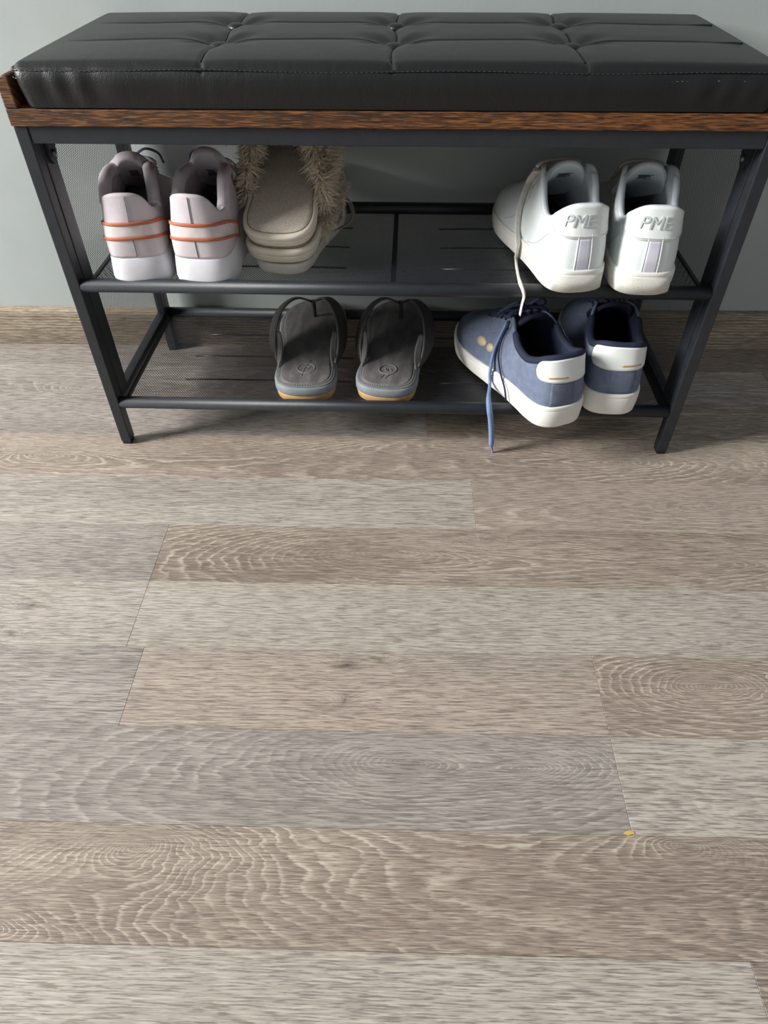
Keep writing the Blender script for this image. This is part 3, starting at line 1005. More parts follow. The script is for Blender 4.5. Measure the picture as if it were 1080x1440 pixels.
# ------------------------------------------------------------------ white leather sneakers
def white_sneaker(label, loc, yaw, side, tilt, pme):
    r = empty('sneaker', label, 'shoe', loc, (tilt, 0, yaw), 'white leather sneakers on the upper shelf')
    T = [(0.00, 0.000, 0.000, 0.010, 0.0985, 0.0985), (0.06, 0.017, -0.017, 0.0125, 0.097, 0.097), (0.11, 0.0275, -0.0275, 0.022, 0.090, 0.090),
         (0.16, 0.0325, -0.032, 0.038, 0.0785, 0.0785), (0.21, 0.0345, -0.0335, 0.053, 0.0765, 0.0765), (0.27, 0.0350, -0.034, 0.068, 0.087, 0.087),
         (0.32, 0.0350, -0.034, 0.079, 0.104, 0.104), (0.37, 0.0325, -0.031, 0.090, 0.1155, 0.1155), (0.42, 0.0275, -0.026, 0.104, 0.116, 0.116), (0.48, 0.0225, -0.021, 0.124, 0.108, 0.108), (0.58, 0.0175, -0.0165, 0.155, 0.092, 0.092),
         (0.68, 0.013, -0.0125, 0.184, 0.077, 0.077), (0.755, 0.0035, -0.0035, 0.203, 0.0685, 0.0685), (0.87, 0.000, 0.000, 0.240, 0.058, 0.058), (1.00, -0.003, -0.003, 0.268, 0.044, 0.044)]
    U = Upper(O_STD, T, [(0, 0.024), (0.5, 0.022), (1, 0.026)], [(0, 0.003), (0.2, 0.002), (0.5, 0.001), (1, 0.0)], side)
    U.build('upper', M_WHITE, M_WHITE_LIN, r, 0.0042)
    U.collar('collar', M_WHITE_LIN, r, -0.36, 0.36, 0.0040, inset=0.0034, lift=-0.0035)
    cupsole(U, r, 0.029, 0.025, M_WHITE_SOLE)
    U.sole('insole', M_INSOLE_DK, r, [(0.0262, -0.0035), (0.030, -0.0035)])
    # heel tab with pressed letters
    tab = U.patch('heel_tab', M_WHITE_TAB, r, -0.135, 0.135, lambda s: 0.0630 + 0.10 * s * s, None, 0.0013, 48, 12, rnd=0.25)
    U.line('stitching', M_EMB, tab, [(-0.128, 0.080), (-0.120, 0.0695), (-0.09, 0.066), (0.0, 0.0655), (0.09, 0.066), (0.120, 0.0695), (0.128, 0.080)], 0.00035, 0.0018, 60, dash=0.0022)
    text_on(U, 'PME', 'pressed_lettering', M_EMB, tab, pme, 0.0815, 0.0130, 0.0026, 0.0012, shear=0.15, spacing=1.0)
    # heel stripe and its two edges
    st = U.patch('heel_stripe', M_LILAC, r, -0.020, 0.020, 0.026, 0.0635, 0.0011, 8, 12)
    for e in (-0.0225, 0.0225):
        U.line('stripe_edge', M_WHITE_TAB, st, [(e, 0.027), (e, 0.047), (e, 0.067)], 0.0007, 0.0009, 14)
    # quarter seams
    for sg in (-1, 1):
        U.line('seam', M_EMB, r, [(sg * 0.60, 0.032), (sg * 0.52, 0.045), (sg * 0.47, 0.07), (sg * 0.46, 0.095)], 0.0004, 0.0003)
        U.line('seam', M_EMB, r, [(sg * 0.15, 0.060), (sg * 0.22, 0.045), (sg * 0.30, 0.034), (sg * 0.36, 0.029)], 0.0004, 0.0003)
    # rough rubber patch on the back of the sole
    ss = np.linspace(-0.085, 0.085, 22)
    nn = U.nrm2(ss); O2 = U.Os(ss) + nn * 0.0042
    V = []
    for z in (0.004, 0.0225):
        V += [(x * side, y, z) for x, y in O2]
    k = len(ss)
    ob = mesh_obj('heel_grip', V, [((i, i + 1, k + i + 1, k + i) if side > 0 else (k + i, k + i + 1, i + 1, i)) for i in range(k - 1)], M_SOLE_ROUGH, r)
    solidify(ob, 0.002)
    tg, P = tongue('tongue', M_WHITE, r, [(0.206, 0.060), (0.170, 0.075), (0.135, 0.092), (0.108, 0.105), (0.097, 0.114), (0.092, 0.122)], [0.014, 0.019, 0.023, 0.026, 0.029, 0.030], 0.008, side, 1.1, mat2=M_WHITE_LIN)
    # printed label inside the tongue
    lab = MB()
    c = P[19:24, 6:11]
    base = c.mean(axis=(0, 1))
    ax = np.array([1.0, 0, 0]); ay = (P[23, 8] - P[19, 8]); ay /= np.linalg.norm(ay); nz = np.cross(ax, ay)
    nz = nz if nz[1] < 0 else -nz

    def q(u0, u1, v0, v1, o=0.0046):
        b = P[21, 8] + nz * o
        return [b + ax * u0 + ay * v0, b + ax * u1 + ay * v0, b + ax * u1 + ay * v1, b + ax * u0 + ay * v1]
    for (u0, u1, v0, v1) in ((-0.011, 0.011, -0.006, -0.0052), (-0.011, 0.011, 0.0052, 0.006), (-0.011, -0.0102, -0.006, 0.006), (0.0102, 0.011, -0.006, 0.006), (-0.009, 0.006, 0.0018, 0.0036), (-0.009, 0.008, -0.001, 0.0002), (-0.009, 0.003, -0.0036, -0.0024)):
        a = q(u0, u1, v0, v1); lab.add(a + [p + nz * 0.0003 for p in a], [(0, 1, 2, 3), (7, 6, 5, 4), (0, 4, 5, 1), (1, 5, 6, 2), (2, 6, 7, 3), (3, 7, 4, 0)])
    lab.build('size_label', M_PRINT, tg)
    laces(U, M_LACE_W, r, (0.47, 0.53, 0.59, 0.65, 0.71))
    return r, U


SH0 = SHELF_Z[0] + 0.0005
GAP = 0.006
wl, UWL = white_sneaker('white leather sneaker on the upper shelf with its long lace hanging loose', (0.219, -0.0150, SH0 + 0.0115), math.radians(8), -1, math.radians(-2.4), 0.030)
wr, UWR = white_sneaker('white leather sneaker with laces tucked in, standing beside the mesh end panel', (0.2955, -0.0200, SH0 + 0.0115), math.radians(-2), 1, math.radians(-2.4), -0.012)
# loose lace of the white sneaker: from the eyelets down the flank, over the front rail
P0 = [on_shoe(wl, UWL, *q) for q in ((752, 240), (742, 252), (733, 275), (726, 300), (724, 325), (725, 345))]
P0 += [hit(726, 366, 2, SH0 + 0.006), hit(728, 384, 2, SH0 + 0.010), hit(731, 397, 2, 0.2575), hit(735, 407, 1, -0.0030), hit(737, 416, 1, -0.0035), hit(734, 428, 1, -0.0035), hit(731, 443, 1, -0.003)]
lp = curve_pts(to_local(wl, P0), 60)
tt = np.linspace(0, 1, 60)
rw = 0.0056 + 0.0012 * np.exp(-((tt - 0.84) / 0.03) ** 2) - 0.0026 * sstep(0.88, 0.93, tt)
tube('loose_lace', lp, rw, M_LACE_W, wl, 10, 0.32, (0, -1, 0.2))


# ------------------------------------------------------------------ blue canvas sneakers
def blue_sneaker(label, loc, yaw, side, tilt, gold_s):
    r = empty('sneaker', label, 'shoe', loc, (tilt, 0, yaw), 'blue canvas sneakers on the lower shelf')
    T = [(0.00, 0.000, 0.000, 0.009, 0.0985, 0.0985), (0.05, 0.0170, -0.0170, 0.0115, 0.0985, 0.0985), (0.10, 0.0285, -0.0285, 0.020, 0.0955, 0.0955),
         (0.15, 0.034, -0.0335, 0.034, 0.0885, 0.0885), (0.22, 0.0365, -0.035, 0.054, 0.0825, 0.0825), (0.30, 0.0365, -0.035, 0.078, 0.0880, 0.0880),
         (0.37, 0.034, -0.032, 0.094, 0.102, 0.102), (0.43, 0.028, -0.026, 0.110, 0.110, 0.110), (0.49, 0.0225, -0.021, 0.127, 0.107, 0.107), (0.58, 0.0175, -0.0165, 0.155, 0.0945, 0.0945),
         (0.68, 0.013, -0.0125, 0.184, 0.0795, 0.0795), (0.755, 0.0035, -0.0035, 0.203, 0.071, 0.071), (0.87, 0.000, 0.000, 0.240, 0.0595, 0.0595), (1.00, -0.003, -0.003, 0.268, 0.0455, 0.0455)]
    O = [(a, y * 1.0, xl * 1.05, xm * 1.05) for a, y, xl, xm in O_STD]
    U = Upper(O, T, [(0, 0.028), (0.5, 0.024), (1, 0.026)], [(0, 0.003), (0.2, 0.002), (0.5, 0.001), (1, 0.0)], side)
    up = U.build('upper', M_BLUE, M_NAVY, r, 0.0042)
    U.collar('collar', M_NAVY, r, -0.37, 0.37, 0.0050, inset=0.0032, lift=-0.0015)
    cupsole(U, r, 0.034, 0.027, M_WHITE_SOLE)
    U.sole('insole', pbr('black_insole', (20, 22, 30), 0.9), r, [(0.030, -0.0035), (0.033, -0.0035)])
    tab = U.patch('heel_tab', M_WHITE_TAB, r, -0.128, 0.128, lambda s: 0.0665 + 0.16 * s * s, lambda s: 0.0975 - 0.35 * s * s, 0.0016, 48, 12, rnd=0.22)
    e0 = 0.040 * gold_s
    U.line('gold_mark', M_GOLD, tab, [(e0 - 0.035, 0.0730), (e0, 0.0737), (e0 + 0.035, 0.0730)], 0.0007, 0.0022, 12)
    U.patch('heel_strip', M_BLUE_LT, r, -0.022, 0.060, 0.034, 0.0685, 0.0006, 12, 8)
    # badge on the outer flank: two leaf shapes in tan foil
    for (sc, w2) in ((0.575, 0.0115), (0.508, 0.0080)):
        for sg in ((1,) if side > 0 else (1,)):
            n = 18; V = [U.S(np.array([sc]), U.v_at_z([sc], 0.0550), 0.0008)[0]]
            for j in range(n):
                a = 2 * math.pi * j / n
                ds = w2 * math.cos(a) / 0.33 * 1.0
                V.append(U.at_z([sc + ds], 0.0550 + 0.0060 * math.sin(a), 0.0008)[0])
            F = [(0, 1 + j, 1 + (j + 1) % n) if side > 0 else (0, 1 + (j + 1) % n, 1 + j) for j in range(n)]
            solidify(mesh_obj('badge', V, F, M_TANLOGO, r), 0.001)
    for sg in (-1, 1):
        U.line('seam', M_BLUE_LACE, r, [(sg * 0.72, 0.052), (sg * 0.62, 0.062), (sg * 0.50, 0.082), (sg * 0.44, 0.090)], 0.0005, 0.0004)
    tongue('tongue', M_NAVY, r, [(0.206, 0.064), (0.170, 0.080), (0.135, 0.096), (0.108, 0.108), (0.098, 0.114), (0.093, 0.118)], [0.014, 0.019, 0.023, 0.026, 0.029, 0.030], 0.006, side, 1.0)
    # the dark toe cap and eyestay
    n = 24; m_ = 10
    A = np.repeat(np.linspace(-0.80, 0.80, 64)[:, None], m_, 1)
    laces(U, M_NAVY_LACE, r, (0.46, 0.51, 0.56, 0.61, 0.66, 0.71), r=0.0026)
    for s in (0.46, 0.51, 0.56, 0.61, 0.66, 0.71):
        for sg in (1, -1):
            p = U.S(np.array([s * sg]), np.array([0.90]), 0.0006)[0]
            V, F = tube_geo([p + np.array([0, 0, -0.0004]), p + np.array([0, 0, 0.0008])], 0.0028, 10)
            mesh_obj('eyelet', V, F, M_NAVY, r)
    # bow loops
    c = U.Ts(np.array([0.46]))[0]
    for sg in (-1, 1):
        q_ = [(0.004 * sg * side, c[1] + 0.004, c[2] + 0.010), (0.018 * sg * side, c[1] + 0.002, c[2] + 0.017), (0.033 * sg * side, c[1] + 0.012, c[2] + 0.004), (0.030 * sg * side, c[1] + 0.024, c[2] - 0.006), (0.014 * sg * side, c[1] + 0.014, c[2] + 0.006), (0.002 * sg * side, c[1] + 0.006, c[2] + 0.009)]
        tube('lace_loop', curve_pts(q_, 30), 0.0024, M_NAVY_LACE, r, 8, 0.6)
    return r, U


SH1 = SHELF_Z[1] + 0.0005
bl, UBL = blue_sneaker('blue canvas sneaker with a dangling lace, heel jutting past the shelf rail', (0.2280, -0.0450, SH1 + 0.0125), math.radians(21.5), -1, math.radians(-2.8), 1)
br_, UBR = blue_sneaker('blue canvas sneaker with tied laces, standing between its mate and the bench leg', (0.2960, -0.0185, SH1 + 0.0125), math.radians(-4), 1, math.radians(-2.6), 1)
P0 = [on_shoe(bl, UBL, *q) for q in ((722, 446), (708, 456), (700, 472), (691, 495), (687, 520), (686, 540))]
P0 += [hit(687, 560, 1, 0.010), hit(688, 574, 1, -0.0035), hit(690, 590, 1, -0.0045), hit(691, 610, 1, -0.0045), hit(691, 628, 1, -0.0045), hit(692, 632, 1, -0.0045), hit(693, 644, 1, -0.0045)]
lp = curve_pts(to_local(bl, P0), 70)
tt = np.linspace(0, 1, 70)
rw = 0.0028 + 0.0022 * sstep(0.66, 0.76, tt) - 0.0034 * sstep(0.925, 0.945, tt)
tube('loose_lace', lp, rw, M_BLUE_LACE, bl, 10, 0.8, (0, -1, 0.2))
P0 = [on_shoe(bl, UBL, *q) for q in ((714, 452), (703, 474), (697, 500), (700, 525), (706, 548), (708, 564))]
tube('loose_lace', curve_pts(to_local(bl, P0), 40), 0.0016, M_NAVY_LACE, bl, 8, 0.6, (0, -1, 0.2))


# ------------------------------------------------------------------ mauve-grey running shoes
def running_shoe(label, loc, yaw, side, tilt, hi, hi2):
    r = empty('running_shoe', label, 'shoe', loc, (tilt, 0, yaw), 'grey running shoes on the upper shelf')
    T = [(0.00, 0.000, 0.000, 0.004, (0.111), (0.111)), (0.05, 0.018, -0.018, 0.009, 0.1105 - hi2 * 0.5, 0.1105 - 0.5 * (0.010 - hi2)), (0.10, 0.0275, -0.0275, 0.020, 0.106 - hi2 * 2, 0.106 - 2 * (0.010 - hi2)),
         (0.15, 0.0310, -0.0310, 0.034, 0.098 - hi2 * 1.4, 0.098 - 1.4 * (0.010 - hi2)), (0.20, 0.0315, -0.0315, 0.047, 0.101 - hi2, 0.101 - (0.010 - hi2)), (0.25, 0.0310, -0.0310, 0.060, 0.110, 0.110),
         (0.30, 0.0295, -0.0295, 0.071, 0.1155, 0.1155), (0.37, 0.0265, -0.0265, 0.092, 0.1155, 0.1155), (0.47, 0.0205, -0.0195, 0.124, 0.109, 0.109), (0.58, 0.0165, -0.016, 0.156, 0.093, 0.093),
         (0.68, 0.012, -0.012, 0.184, 0.079, 0.079), (0.755, 0.0035, -0.0035, 0.203, 0.071, 0.071), (0.87, 0.000, 0.000, 0.238, 0.061, 0.061), (1.00, -0.003, -0.003, 0.264, 0.048, 0.048)]
    O = [(a, y * 0.93 * (0.75 if a < 0.12 else 1), xl * (1.0 if a < 0.2 else 0.97), xm * (1.0 if a < 0.2 else 0.97)) for a, y, xl, xm in O_STD]
    T = [(a, b, c, y * 0.95, z1, z2) for a, b, c, y, z1, z2 in T]
    U = Upper(O, T, [(0, 0.034), (0.5, 0.030), (1, 0.030)], [(0, 0.004), (0.2, 0.004), (0.5, 0.002), (1, 0.0)], side)
    U.build('upper', M_GREY_UP, M_GREY_LIN, r, 0.0055)
    for sg in (-1, 1):
        s0, s1 = sorted((sg * 0.17, sg * 0.40))
        U.collar('collar_pad', M_GREY_LIN, r, s0, s1, 0.0078, inset=0.0040, lift=-0.005, n=40)
    zf = lambda s, z: z + 0.010 * sstep(0.75, 1.0, s)
    U.sole('midsole', M_MIDSOLE, r, [(0.003, 0.000), (0.006, 0.003), (0.014, 0.0045), (0.026, 0.0035), (0.037, 0.0022), (0.0395, 0.0008), (0.0395, -0.006)], zf=zf)
    U.sole('outsole', M_GUM, r, [(0.0, -0.002), (0.0035, 0.0008), (0.0045, 0.0005)], zf=zf)
    U.sole('insole', pbr('grey_insole', (110, 104, 108), 0.9), r, [(0.0385, -0.006), (0.042, -0.006)])
    # heel counter with centre seam, white band with orange borders
    pan = U.patch('heel_counter', M_GREY_PANEL, r, -0.150, 0.150, 0.0385, lambda s: 0.062 + 0 * s, 0.0010, 48, 8, rnd=0.22)
    U.line('seam', M_SEAM, r, [(0.0, 0.040), (0.001, 0.060)], 0.0005, 0.0013, 12)
    U.line('seam', M_SEAM, r, [(0.002, 0.080), (0.004, 0.108)], 0.0005, 0.0006, 12)
    z1 = lambda s: 0.0625 - 0.32 * s * s + 0.60 * s ** 4
    z2 = lambda s: 0.0785 - 0.32 * s * s + 0.60 * s ** 4
    band = U.patch('reflective_band', M_BAND, r, -0.29, 0.29, z1, z2, 0.0014, 60, 6)
    for zz in (z1, z2):
        U.patch('orange_trim', M_ORANGE, band, -0.293, 0.293, lambda s, zz=zz: zz(s) - 0.0016, lambda s, zz=zz: zz(s) + 0.0016, 0.0024, 60, 4)
    for sg in (-1, 1):
        a = sorted((sg * 0.278, sg * 0.295))
        U.patch('orange_trim', M_ORANGE, band, a[0], a[1], lambda s: z1(s), lambda s: z2(s), 0.0022, 4, 6)
    top = [(0.011 * side, 0.075, 0.14)]
    tg, P = tongue('tongue', M_GREY_UP, r, [(0.196, 0.062), (0.160, 0.080), (0.125, 0.098), (0.104, 0.112), (0.094, 0.124 + hi * 0.5), (0.088, 0.136 + hi)], [0.012, 0.016, 0.020, 0.023, 0.025, 0.024], 0.013, side, 0.9, mat2=M_GREY_LIN)
    lab = MB()
    ax = np.array([1.0, 0, 0]); b = P[18, 8]; ay = P[21, 8] - P[16, 8]; ay /= np.linalg.norm(ay); nz = np.cross(ax, ay); nz = nz if nz[1] < 0 else -nz
    b = b + nz * 0.0066
    pts = [(-0.009, -0.011), (0.009, -0.011), (0.009, 0.011), (-0.009, 0.011)]
    lab.add([b + ax * u + ay * v for u, v in pts], [(0, 1, 2, 3) if True else ()])
    solidify(lab.build('tongue_label', pbr('label_grey', (128, 122, 124), 0.8), tg), 0.0006, 0.0)
    pr_ = curve_pts([b + nz * 0.0008 + ax * u + ay * v for u, v in ((-0.006, -0.001), (-0.004, -0.004), (0.000, -0.001), (0.006, 0.006))], 14)
    tube('printed_mark', pr_, np.linspace(0.0011, 0.0003, 14), M_PRINT, tg, 6, 0.4)
    laces(U, pbr('pale_lace', (214, 212, 222), 0.8), r, (0.45, 0.52, 0.59, 0.66, 0.72), r=0.0026)
    # lace loop standing up behind the tongue
    c = U.Ts(np.array([0.45]))[0]
    q_ = [(0.004 * side, c[1] + 0.012, c[2] + 0.006), (0.018 * side, c[1] + 0.008, c[2] + 0.013), (0.031 * side, c[1] + 0.014, c[2] + 0.006), (0.034 * side, c[1] + 0.024, c[2] - 0.008)]
    tube('lace_loop', curve_pts(q_, 24), 0.0022, pbr('violet_lace', (96, 92, 120), 0.8), r, 8, 0.7)
    return r, U


g1, UG1 = running_shoe('grey running shoe with orange heel trim, squeezed against the mesh end panel', (-0.3080, 0.0135, SH0), math.radians(10), 1, 0, -0.008, 0.008)
g2, UG2 = running_shoe('grey running shoe with orange heel trim, next to the furry slippers', (-0.2330, 0.0115, SH0), math.radians(-3), -1, 0, -0.001, 0.002)


# ------------------------------------------------------------------ flat soles (slippers, sandals)
def slab_U(L, w_heel, w_waist, w_ball, side):
    O = [(0.00, 0.000, 0.000, 0.000), (0.05, 0.0035, w_heel * 0.56, -w_heel * 0.56), (0.10, 0.0145, w_heel * 0.88, -w_heel * 0.88), (0.16, 0.034, w_heel, -w_heel),
         (0.25, 0.23 * L, w_heel * 0.99, -w_heel * 0.97), (0.36, 0.34 * L, w_waist * 1.04, -w_waist * 0.96), (0.50, 0.49 * L, w_waist * 1.10, -w_waist), (0.63, 0.64 * L, w_ball, -w_ball * 0.93),
         (0.76, 0.77 * L, w_ball * 1.0, -w_ball * 0.98), (0.86, 0.885 * L, w_ball * 0.82, -w_ball * 0.86), (0.94, 0.968 * L, w_ball * 0.44, -w_ball * 0.54), (1.00, L, -0.003, -0.003)]
    T = [(0, 0, 0, 0.01, 0.03, 0.03), (1, 0, 0, L - 0.01, 0.03, 0.03)]
    return Upper(O, T, [(0, 0.0), (1, 0.0)], [(0, 0), (1, 0)], side)


def arch_strap(name, mat, parent, keys_rear, keys_front, th, n=36, m=8, side=1, belly=0.0):
    A = curve_pts(keys_rear, n); B = curve_pts(keys_front, n)
    P = np.zeros((n, m, 3))
    for j in range(m):
        t = j / (m - 1)
        P[:, j] = A * (1 - t) + B * t
        P[:, j, 2] += belly * math.sin(math.pi * t)
    P[..., 0] *= side
    ob = mesh_obj(name, P.reshape(-1, 3), grid_faces(n, m, False, side < 0), mat, parent)
    solidify(ob, th, 0.0)
    return ob, P


def flip_flop(label, loc, yaw, side, emblem):
    r = empty('thong_sandal', label, 'sandal', loc, (0, 0, yaw), 'grey thong sandals on the lower shelf')
    U = slab_U(0.272, 0.0435, 0.042, 0.0520, side)
    zs = lambda s, z: z + 0.004 * (1 - sstep(0.3, 0.6, s)) * (z > 0.006)
    U.sole('outsole', M_OUT, r, [(0.0, -0.004), (0.002, -0.0015), (0.007, 0.0), (0.0085, -0.0004)], zf=zs)
    U.sole('midsole', M_EDGE, r, [(0.0083, -0.001), (0.0095, 0.0012), (0.020, 0.0010), (0.0215, -0.0006)], zf=zs)
    U.sole('rim', pbr('grey_rim_leather', (112, 113, 114), 0.6, (96, 97, 98), 40, bump=0.3, bscale=500), r, [(0.0213, -0.0006), (0.0228, -0.0014), (0.0232, -0.006)], zf=zs)
    ins = U.sole('insole', M_SUEDE, r, [(0.0222, -0.0065), (0.0245, -0.0072), (0.0252, -0.010)], zf=zs)
    zi = 0.0293
    ss = np.linspace(-0.62, 0.62, 170)
    pr = U.Os(ss) - U.nrm2(ss) * 0.0060
    m = MB()
    for i in range(0, len(ss) - 1):
        a = np.array([pr[i][0] * side, pr[i][1], zs(abs(ss[i]), 0.0238)]); b = np.array([pr[i + 1][0] * side, pr[i + 1][1], zs(abs(ss[i + 1]), 0.0238)])
        V, F = tube_geo([a, a * 0.4 + b * 0.6], 0.00055, 5); m.add(V, F)
    m.build('stitching', M_STITCH, r, True, 'stuff')
    # pressed round emblem with a slanted stroke
    a = np.linspace(0, 2 * math.pi, 33)
    c = np.array([0.0, 0.046]); R_ = 0.0125
    ring = [(c[0] + R_ * math.cos(t), c[1] + R_ * math.sin(t), zi + 0.0001) for t in a]
    em = tube('pressed_emblem', ring, 0.0006, M_STITCH, r, 6)
    if emblem:
        strokes = [[(0.006, 0.022), (-0.001, 0.004), (-0.006, -0.022)], [(-0.001, 0.006), (0.005, 0.003), (0.001, -0.004)]]
    else:
        strokes = [[(-0.005, 0.004), (-0.001, -0.004), (0.001, 0.003), (0.006, -0.003)], [(-0.004, -0.013), (-0.008, -0.024)], [(0.003, -0.013), (-0.002, -0.024)]]
    for sk in strokes:
        tube('pressed_stroke', curve_pts([(c[0] + u, c[1] + v, zi + 0.0001) for u, v in sk], 12), 0.0005, M_STITCH, em, 6)
    # two broad straps arching from the flanks to the toe post
    for sg in (1, -1):
        k = 1.0 if sg > 0 else 0.95
        ra = [(0.0425 * sg * k, 0.064, 0.024), (0.0475 * sg * k, 0.082, 0.043), (0.0460 * sg * k, 0.110, 0.062), (0.0360 * sg * k, 0.142, 0.075), (0.019 * sg, 0.172, 0.074), (0.0015 * sg, 0.196, 0.056)]
        rb = [(0.0435 * sg * k, 0.070, 0.020), (0.0560 * sg * k, 0.098, 0.030), (0.0590 * sg * k, 0.132, 0.045), (0.0500 * sg * k, 0.168, 0.058), (0.028 * sg, 0.196, 0.062), (0.003 * sg, 0.210, 0.050)]
        st, P = arch_strap('strap', M_STRAP, r, ra, rb, 0.0030, side=side * 1)
        if sg * side < 0:
            st.data.flip_normals()
        # binding along the rear edge
        tube('strap_binding', P[:, 0], 0.0016, pbr('strap_edge', (96, 94, 92), 0.55), st, 8)
        # leather reinforcement at the rear anchor
        a_ = [(0.0400 * sg * k, 0.050, 0.0285), (0.0360 * sg * k, 0.066, 0.0360), (0.0360 * sg * k, 0.084, 0.047), (0.040 * sg * k, 0.100, 0.058)]
        b_ = [(0.0410 * sg * k, 0.052, 0.0285), (0.0430 * sg * k, 0.068, 0.0330), (0.0455 * sg * k, 0.086, 0.043), (0.0470 * sg * k, 0.102, 0.056)]
        an, P2 = arch_strap('strap_anchor', M_SUEDE, r, a_, b_, 0.0022, 16, 5, side)
    V, F = tube_geo(curve_pts([(0.001, 0.204, 0.022), (0.001, 0.204, 0.036), (0.001, 0.203, 0.054)], 8), 0.0035, 10)
    mesh_obj('toe_post', V, F, M_STRAP, r)
    return r


flip_flop('grey thong sandal with a slashed ring pressed into its heel', (-0.1235, 0.0175, SH1), math.radians(1.5), -1, True)
flip_flop('grey thong sandal with a faint ringed emblem on its heel', (-0.0115, 0.0170, SH1), math.radians(-6), 1, False)


# ------------------------------------------------------------------ furry slippers on a pale sandal
def slipper(label, loc, rot, side, seed, arch):
    r = empty('furry_slipper', label, 'slipper', loc, rot, 'furry slippers stacked on the upper shelf')
    U = slab_U(0.250, 0.0445, 0.0430, 0.0490, side)
    U.sole('sole', M_CREAM, r, [(0.0, -0.003), (0.0012, -0.0005), (0.009, 0.0012), (0.0102, 0.0006)])
    rim = U.sole('rim', M_CREAM, r, [(0.0104, 0.0006), (0.0116, 0.0017), (0.0150, 0.0017), (0.0172, 0.0004), (0.0180, -0.002), (0.0176, -0.0055)])
    U.sole('insole', M_TERRY, r, [(0.0158, -0.0045), (0.0178, -0.0055), (0.0186, -0.009)])
    ss = np.linspace(-0.6, 0.6, 120)
    pr = U.Os(ss) - U.nrm2(ss) * 0.0046
    tube('seam', [(p[0] * side, p[1], 0.0179) for p in pr], 0.0007, pbr('seam_tan', (150, 138, 118), 0.9), r, 6)
    # strap arch and its fur
    n, mm = 40, 10
    ang = np.linspace(-math.pi / 2 * 1.06, math.pi / 2 * 1.06, n)
    P = np.zeros((n, mm, 3))
    for i, a in enumerate(ang):
        for j in range(mm):
            t = j / (mm - 1)
            y = 0.068 + 0.112 * t + 0.060 * max(0.0, math.cos(a)) ** 1.5 * (1 - t)
            P[i, j] = (0.0480 * np.sign(math.sin(a)) * abs(math.sin(a)) ** 0.7 * side, y, 0.014 + arch * (1 - 0.2 * t) * max(-0.15, math.cos(a)))
    st = mesh_obj('strap', P.reshape(-1, 3), grid_faces(n, mm, False, side > 0), M_FURBASE, r)
    solidify(st, 0.004, 0.0)
    g = np.random.default_rng(seed)
    N = 24000
    iu = g.random(N) * (n - 1.001); iv = g.random(N) * (mm - 1.001)
    i0 = iu.astype(int); j0 = iv.astype(int); fu = (iu - i0)[:, None]; fv = (iv - j0)[:, None]
    base = (P[i0, j0] * (1 - fu) * (1 - fv) + P[i0 + 1, j0] * fu * (1 - fv) + P[i0, j0 + 1] * (1 - fu) * fv + P[i0 + 1, j0 + 1] * fu * fv)
    du = P[i0 + 1, j0] - P[i0, j0]; dv = P[i0, j0 + 1] - P[i0, j0]
    nrm = np.cross(du, dv); nrm /= np.linalg.norm(nrm, axis=1)[:, None] + 1e-9
    ctr = np.array([0, 0.13, 0.02])
    sg = np.sign(np.sum(nrm * (base - ctr), axis=1)); nrm *= sg[:, None]
    # rear edge strands lean back over the opening
    rear = np.exp(-(iv / (mm - 1)) * 6)[:, None]
    clump = np.stack([np.sin(base[:, 1] * 420 + base[:, 2] * 300), np.sin(base[:, 0] * 380 + base[:, 2] * 250 + 1), np.cos(base[:, 1] * 350 + base[:, 0] * 300)], -1)
    d = nrm * 0.9 + g.normal(0, 0.20, (N, 3)) + clump * 0.40 + rear * np.array([0, -0.9, 0]) + np.array([0, 0, -0.25])
    inw = (g.random(N) < 0.40 * rear[:, 0] + 0.10)
    d[inw] -= nrm[inw] * 1.5
    d /= np.linalg.norm(d, axis=1)[:, None]
    ln = (0.011 + 0.009 * g.random(N))[:, None]
    curl = g.normal(0, 0.4, (N, 3)) + clump[:, [1, 2, 0]] * 0.7 + np.array([0, 0, -0.3])
    side_v = np.cross(d, g.normal(0, 1, (N, 3))); side_v /= np.linalg.norm(side_v, axis=1)[:, None] + 1e-9
    wd = 0.0008
    p1 = base + d * ln * 0.5 + curl * ln * 0.12; p2 = base + d * ln * 0.85 + curl * ln * 0.5
    V = np.stack([base - side_v * wd, base + side_v * wd, p1 - side_v * wd, p1 + side_v * wd, p2], 1).reshape(-1, 3)
    F = []
    for i in range(N):
        b = i * 5
        F += [(b, b + 1, b + 3, b + 2), (b + 2, b + 3, b + 4)]
    mesh_obj('fur', V, F, M_FUR, st, kind='stuff')
    return r


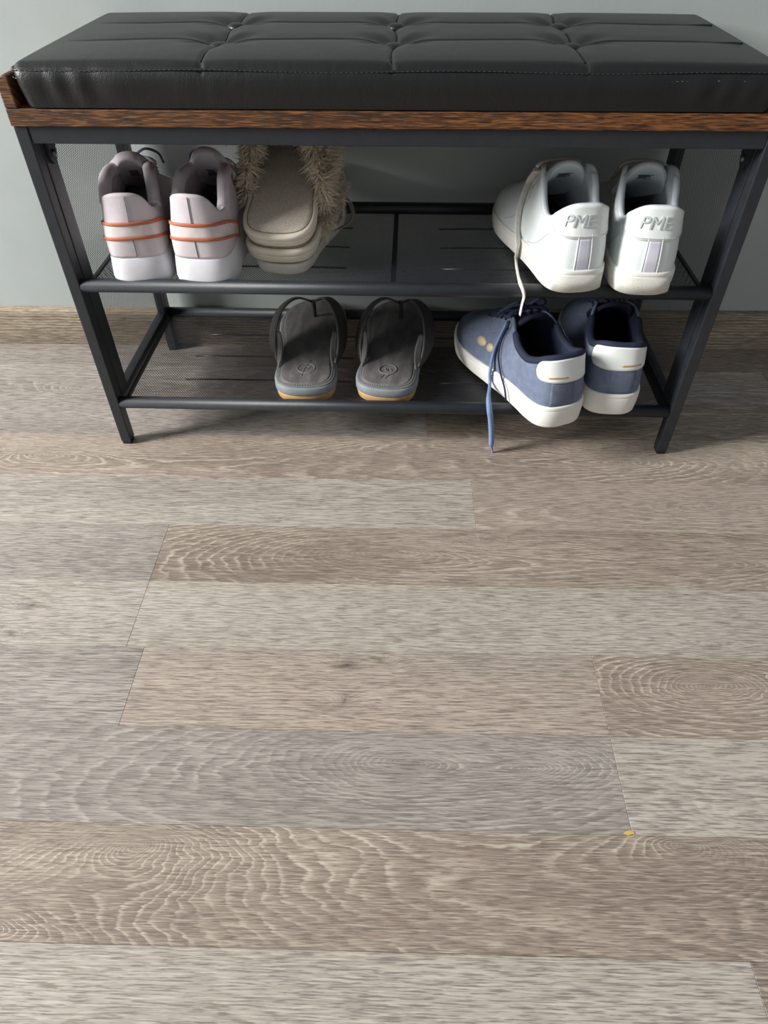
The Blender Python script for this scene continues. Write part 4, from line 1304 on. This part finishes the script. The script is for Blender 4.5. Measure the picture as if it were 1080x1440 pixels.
# pale flat sandal underneath
sd_ = empty('flat_sandal', 'pale flat sandal with a silver strap, lying under the furry slippers', 'sandal', (-0.147, 0.052, SH0), (0, 0, math.radians(-11)))
US = slab_U(0.228, 0.037, 0.035, 0.042, 1)
US.sole('sole', M_SANDAL, sd_, [(0.0, -0.003), (0.0015, -0.0008), (0.012, 0.001), (0.014, -0.0005)])
US.sole('footbed', M_SANDAL_IN, sd_, [(0.0135, -0.003), (0.0152, -0.0035)])
st = arch_strap('toe_band', M_SANDAL, sd_, [(0.040, 0.168, 0.008), (0.041, 0.172, 0.024), (0.030, 0.178, 0.040), (0.0, 0.180, 0.044), (-0.030, 0.178, 0.040), (-0.040, 0.170, 0.024), (-0.039, 0.166, 0.008)],
                [(0.030, 0.214, 0.010), (0.031, 0.215, 0.018), (0.022, 0.218, 0.026), (0.0, 0.220, 0.029), (-0.022, 0.218, 0.026), (-0.031, 0.215, 0.018), (-0.030, 0.213, 0.010)], 0.003)
tube('ankle_strap', curve_pts([(0.030, 0.085, 0.014), (0.040, 0.092, 0.019), (0.052, 0.108, 0.021), (0.062, 0.126, 0.024), (0.064, 0.140, 0.032), (0.056, 0.150, 0.042), (0.044, 0.150, 0.044)], 36), 0.0030, M_SILVER, sd_, 10, 0.4, (0, 0, 1))

slipper('cream furry slipper, lower of the two stacked on the pale sandal', (-0.147, 0.0500, SH0 + 0.0158), (math.radians(8), 0, math.radians(-8)), 1, 3, 0.026)
slipper('cream furry slipper lying on top of its stack with its footbed showing', (-0.1445, 0.0490, SH0 + 0.0365), (math.radians(20), 0, math.radians(-5)), -1, 5, 0.068)

# ------------------------------------------------------------------ small yellow flake at a plank joint
p = hit(885, 1171, 2, 0.0)
pts = [(-0.006, -0.001), (-0.001, -0.0025), (0.005, -0.001), (0.004, 0.0012), (0.0, 0.0022), (-0.003, 0.001)]
V = [(p[0] + a, p[1] + b, 0.0001) for a, b in pts] + [(p[0] + a * 0.9, p[1] + b * 0.9, 0.0008) for a, b in pts]
n = len(pts)
fl = mesh_obj('wood_flake', V, [tuple(range(n))[::-1], tuple(range(n, 2 * n))] + [(i, (i + 1) % n, n + (i + 1) % n, n + i) for i in range(n)], pbr('yellow_flake', (206, 168, 96), 0.7), None, smooth=False)
fl['label'] = 'tiny yellow flake lying at a joint between floor planks'
fl['category'] = 'flake'
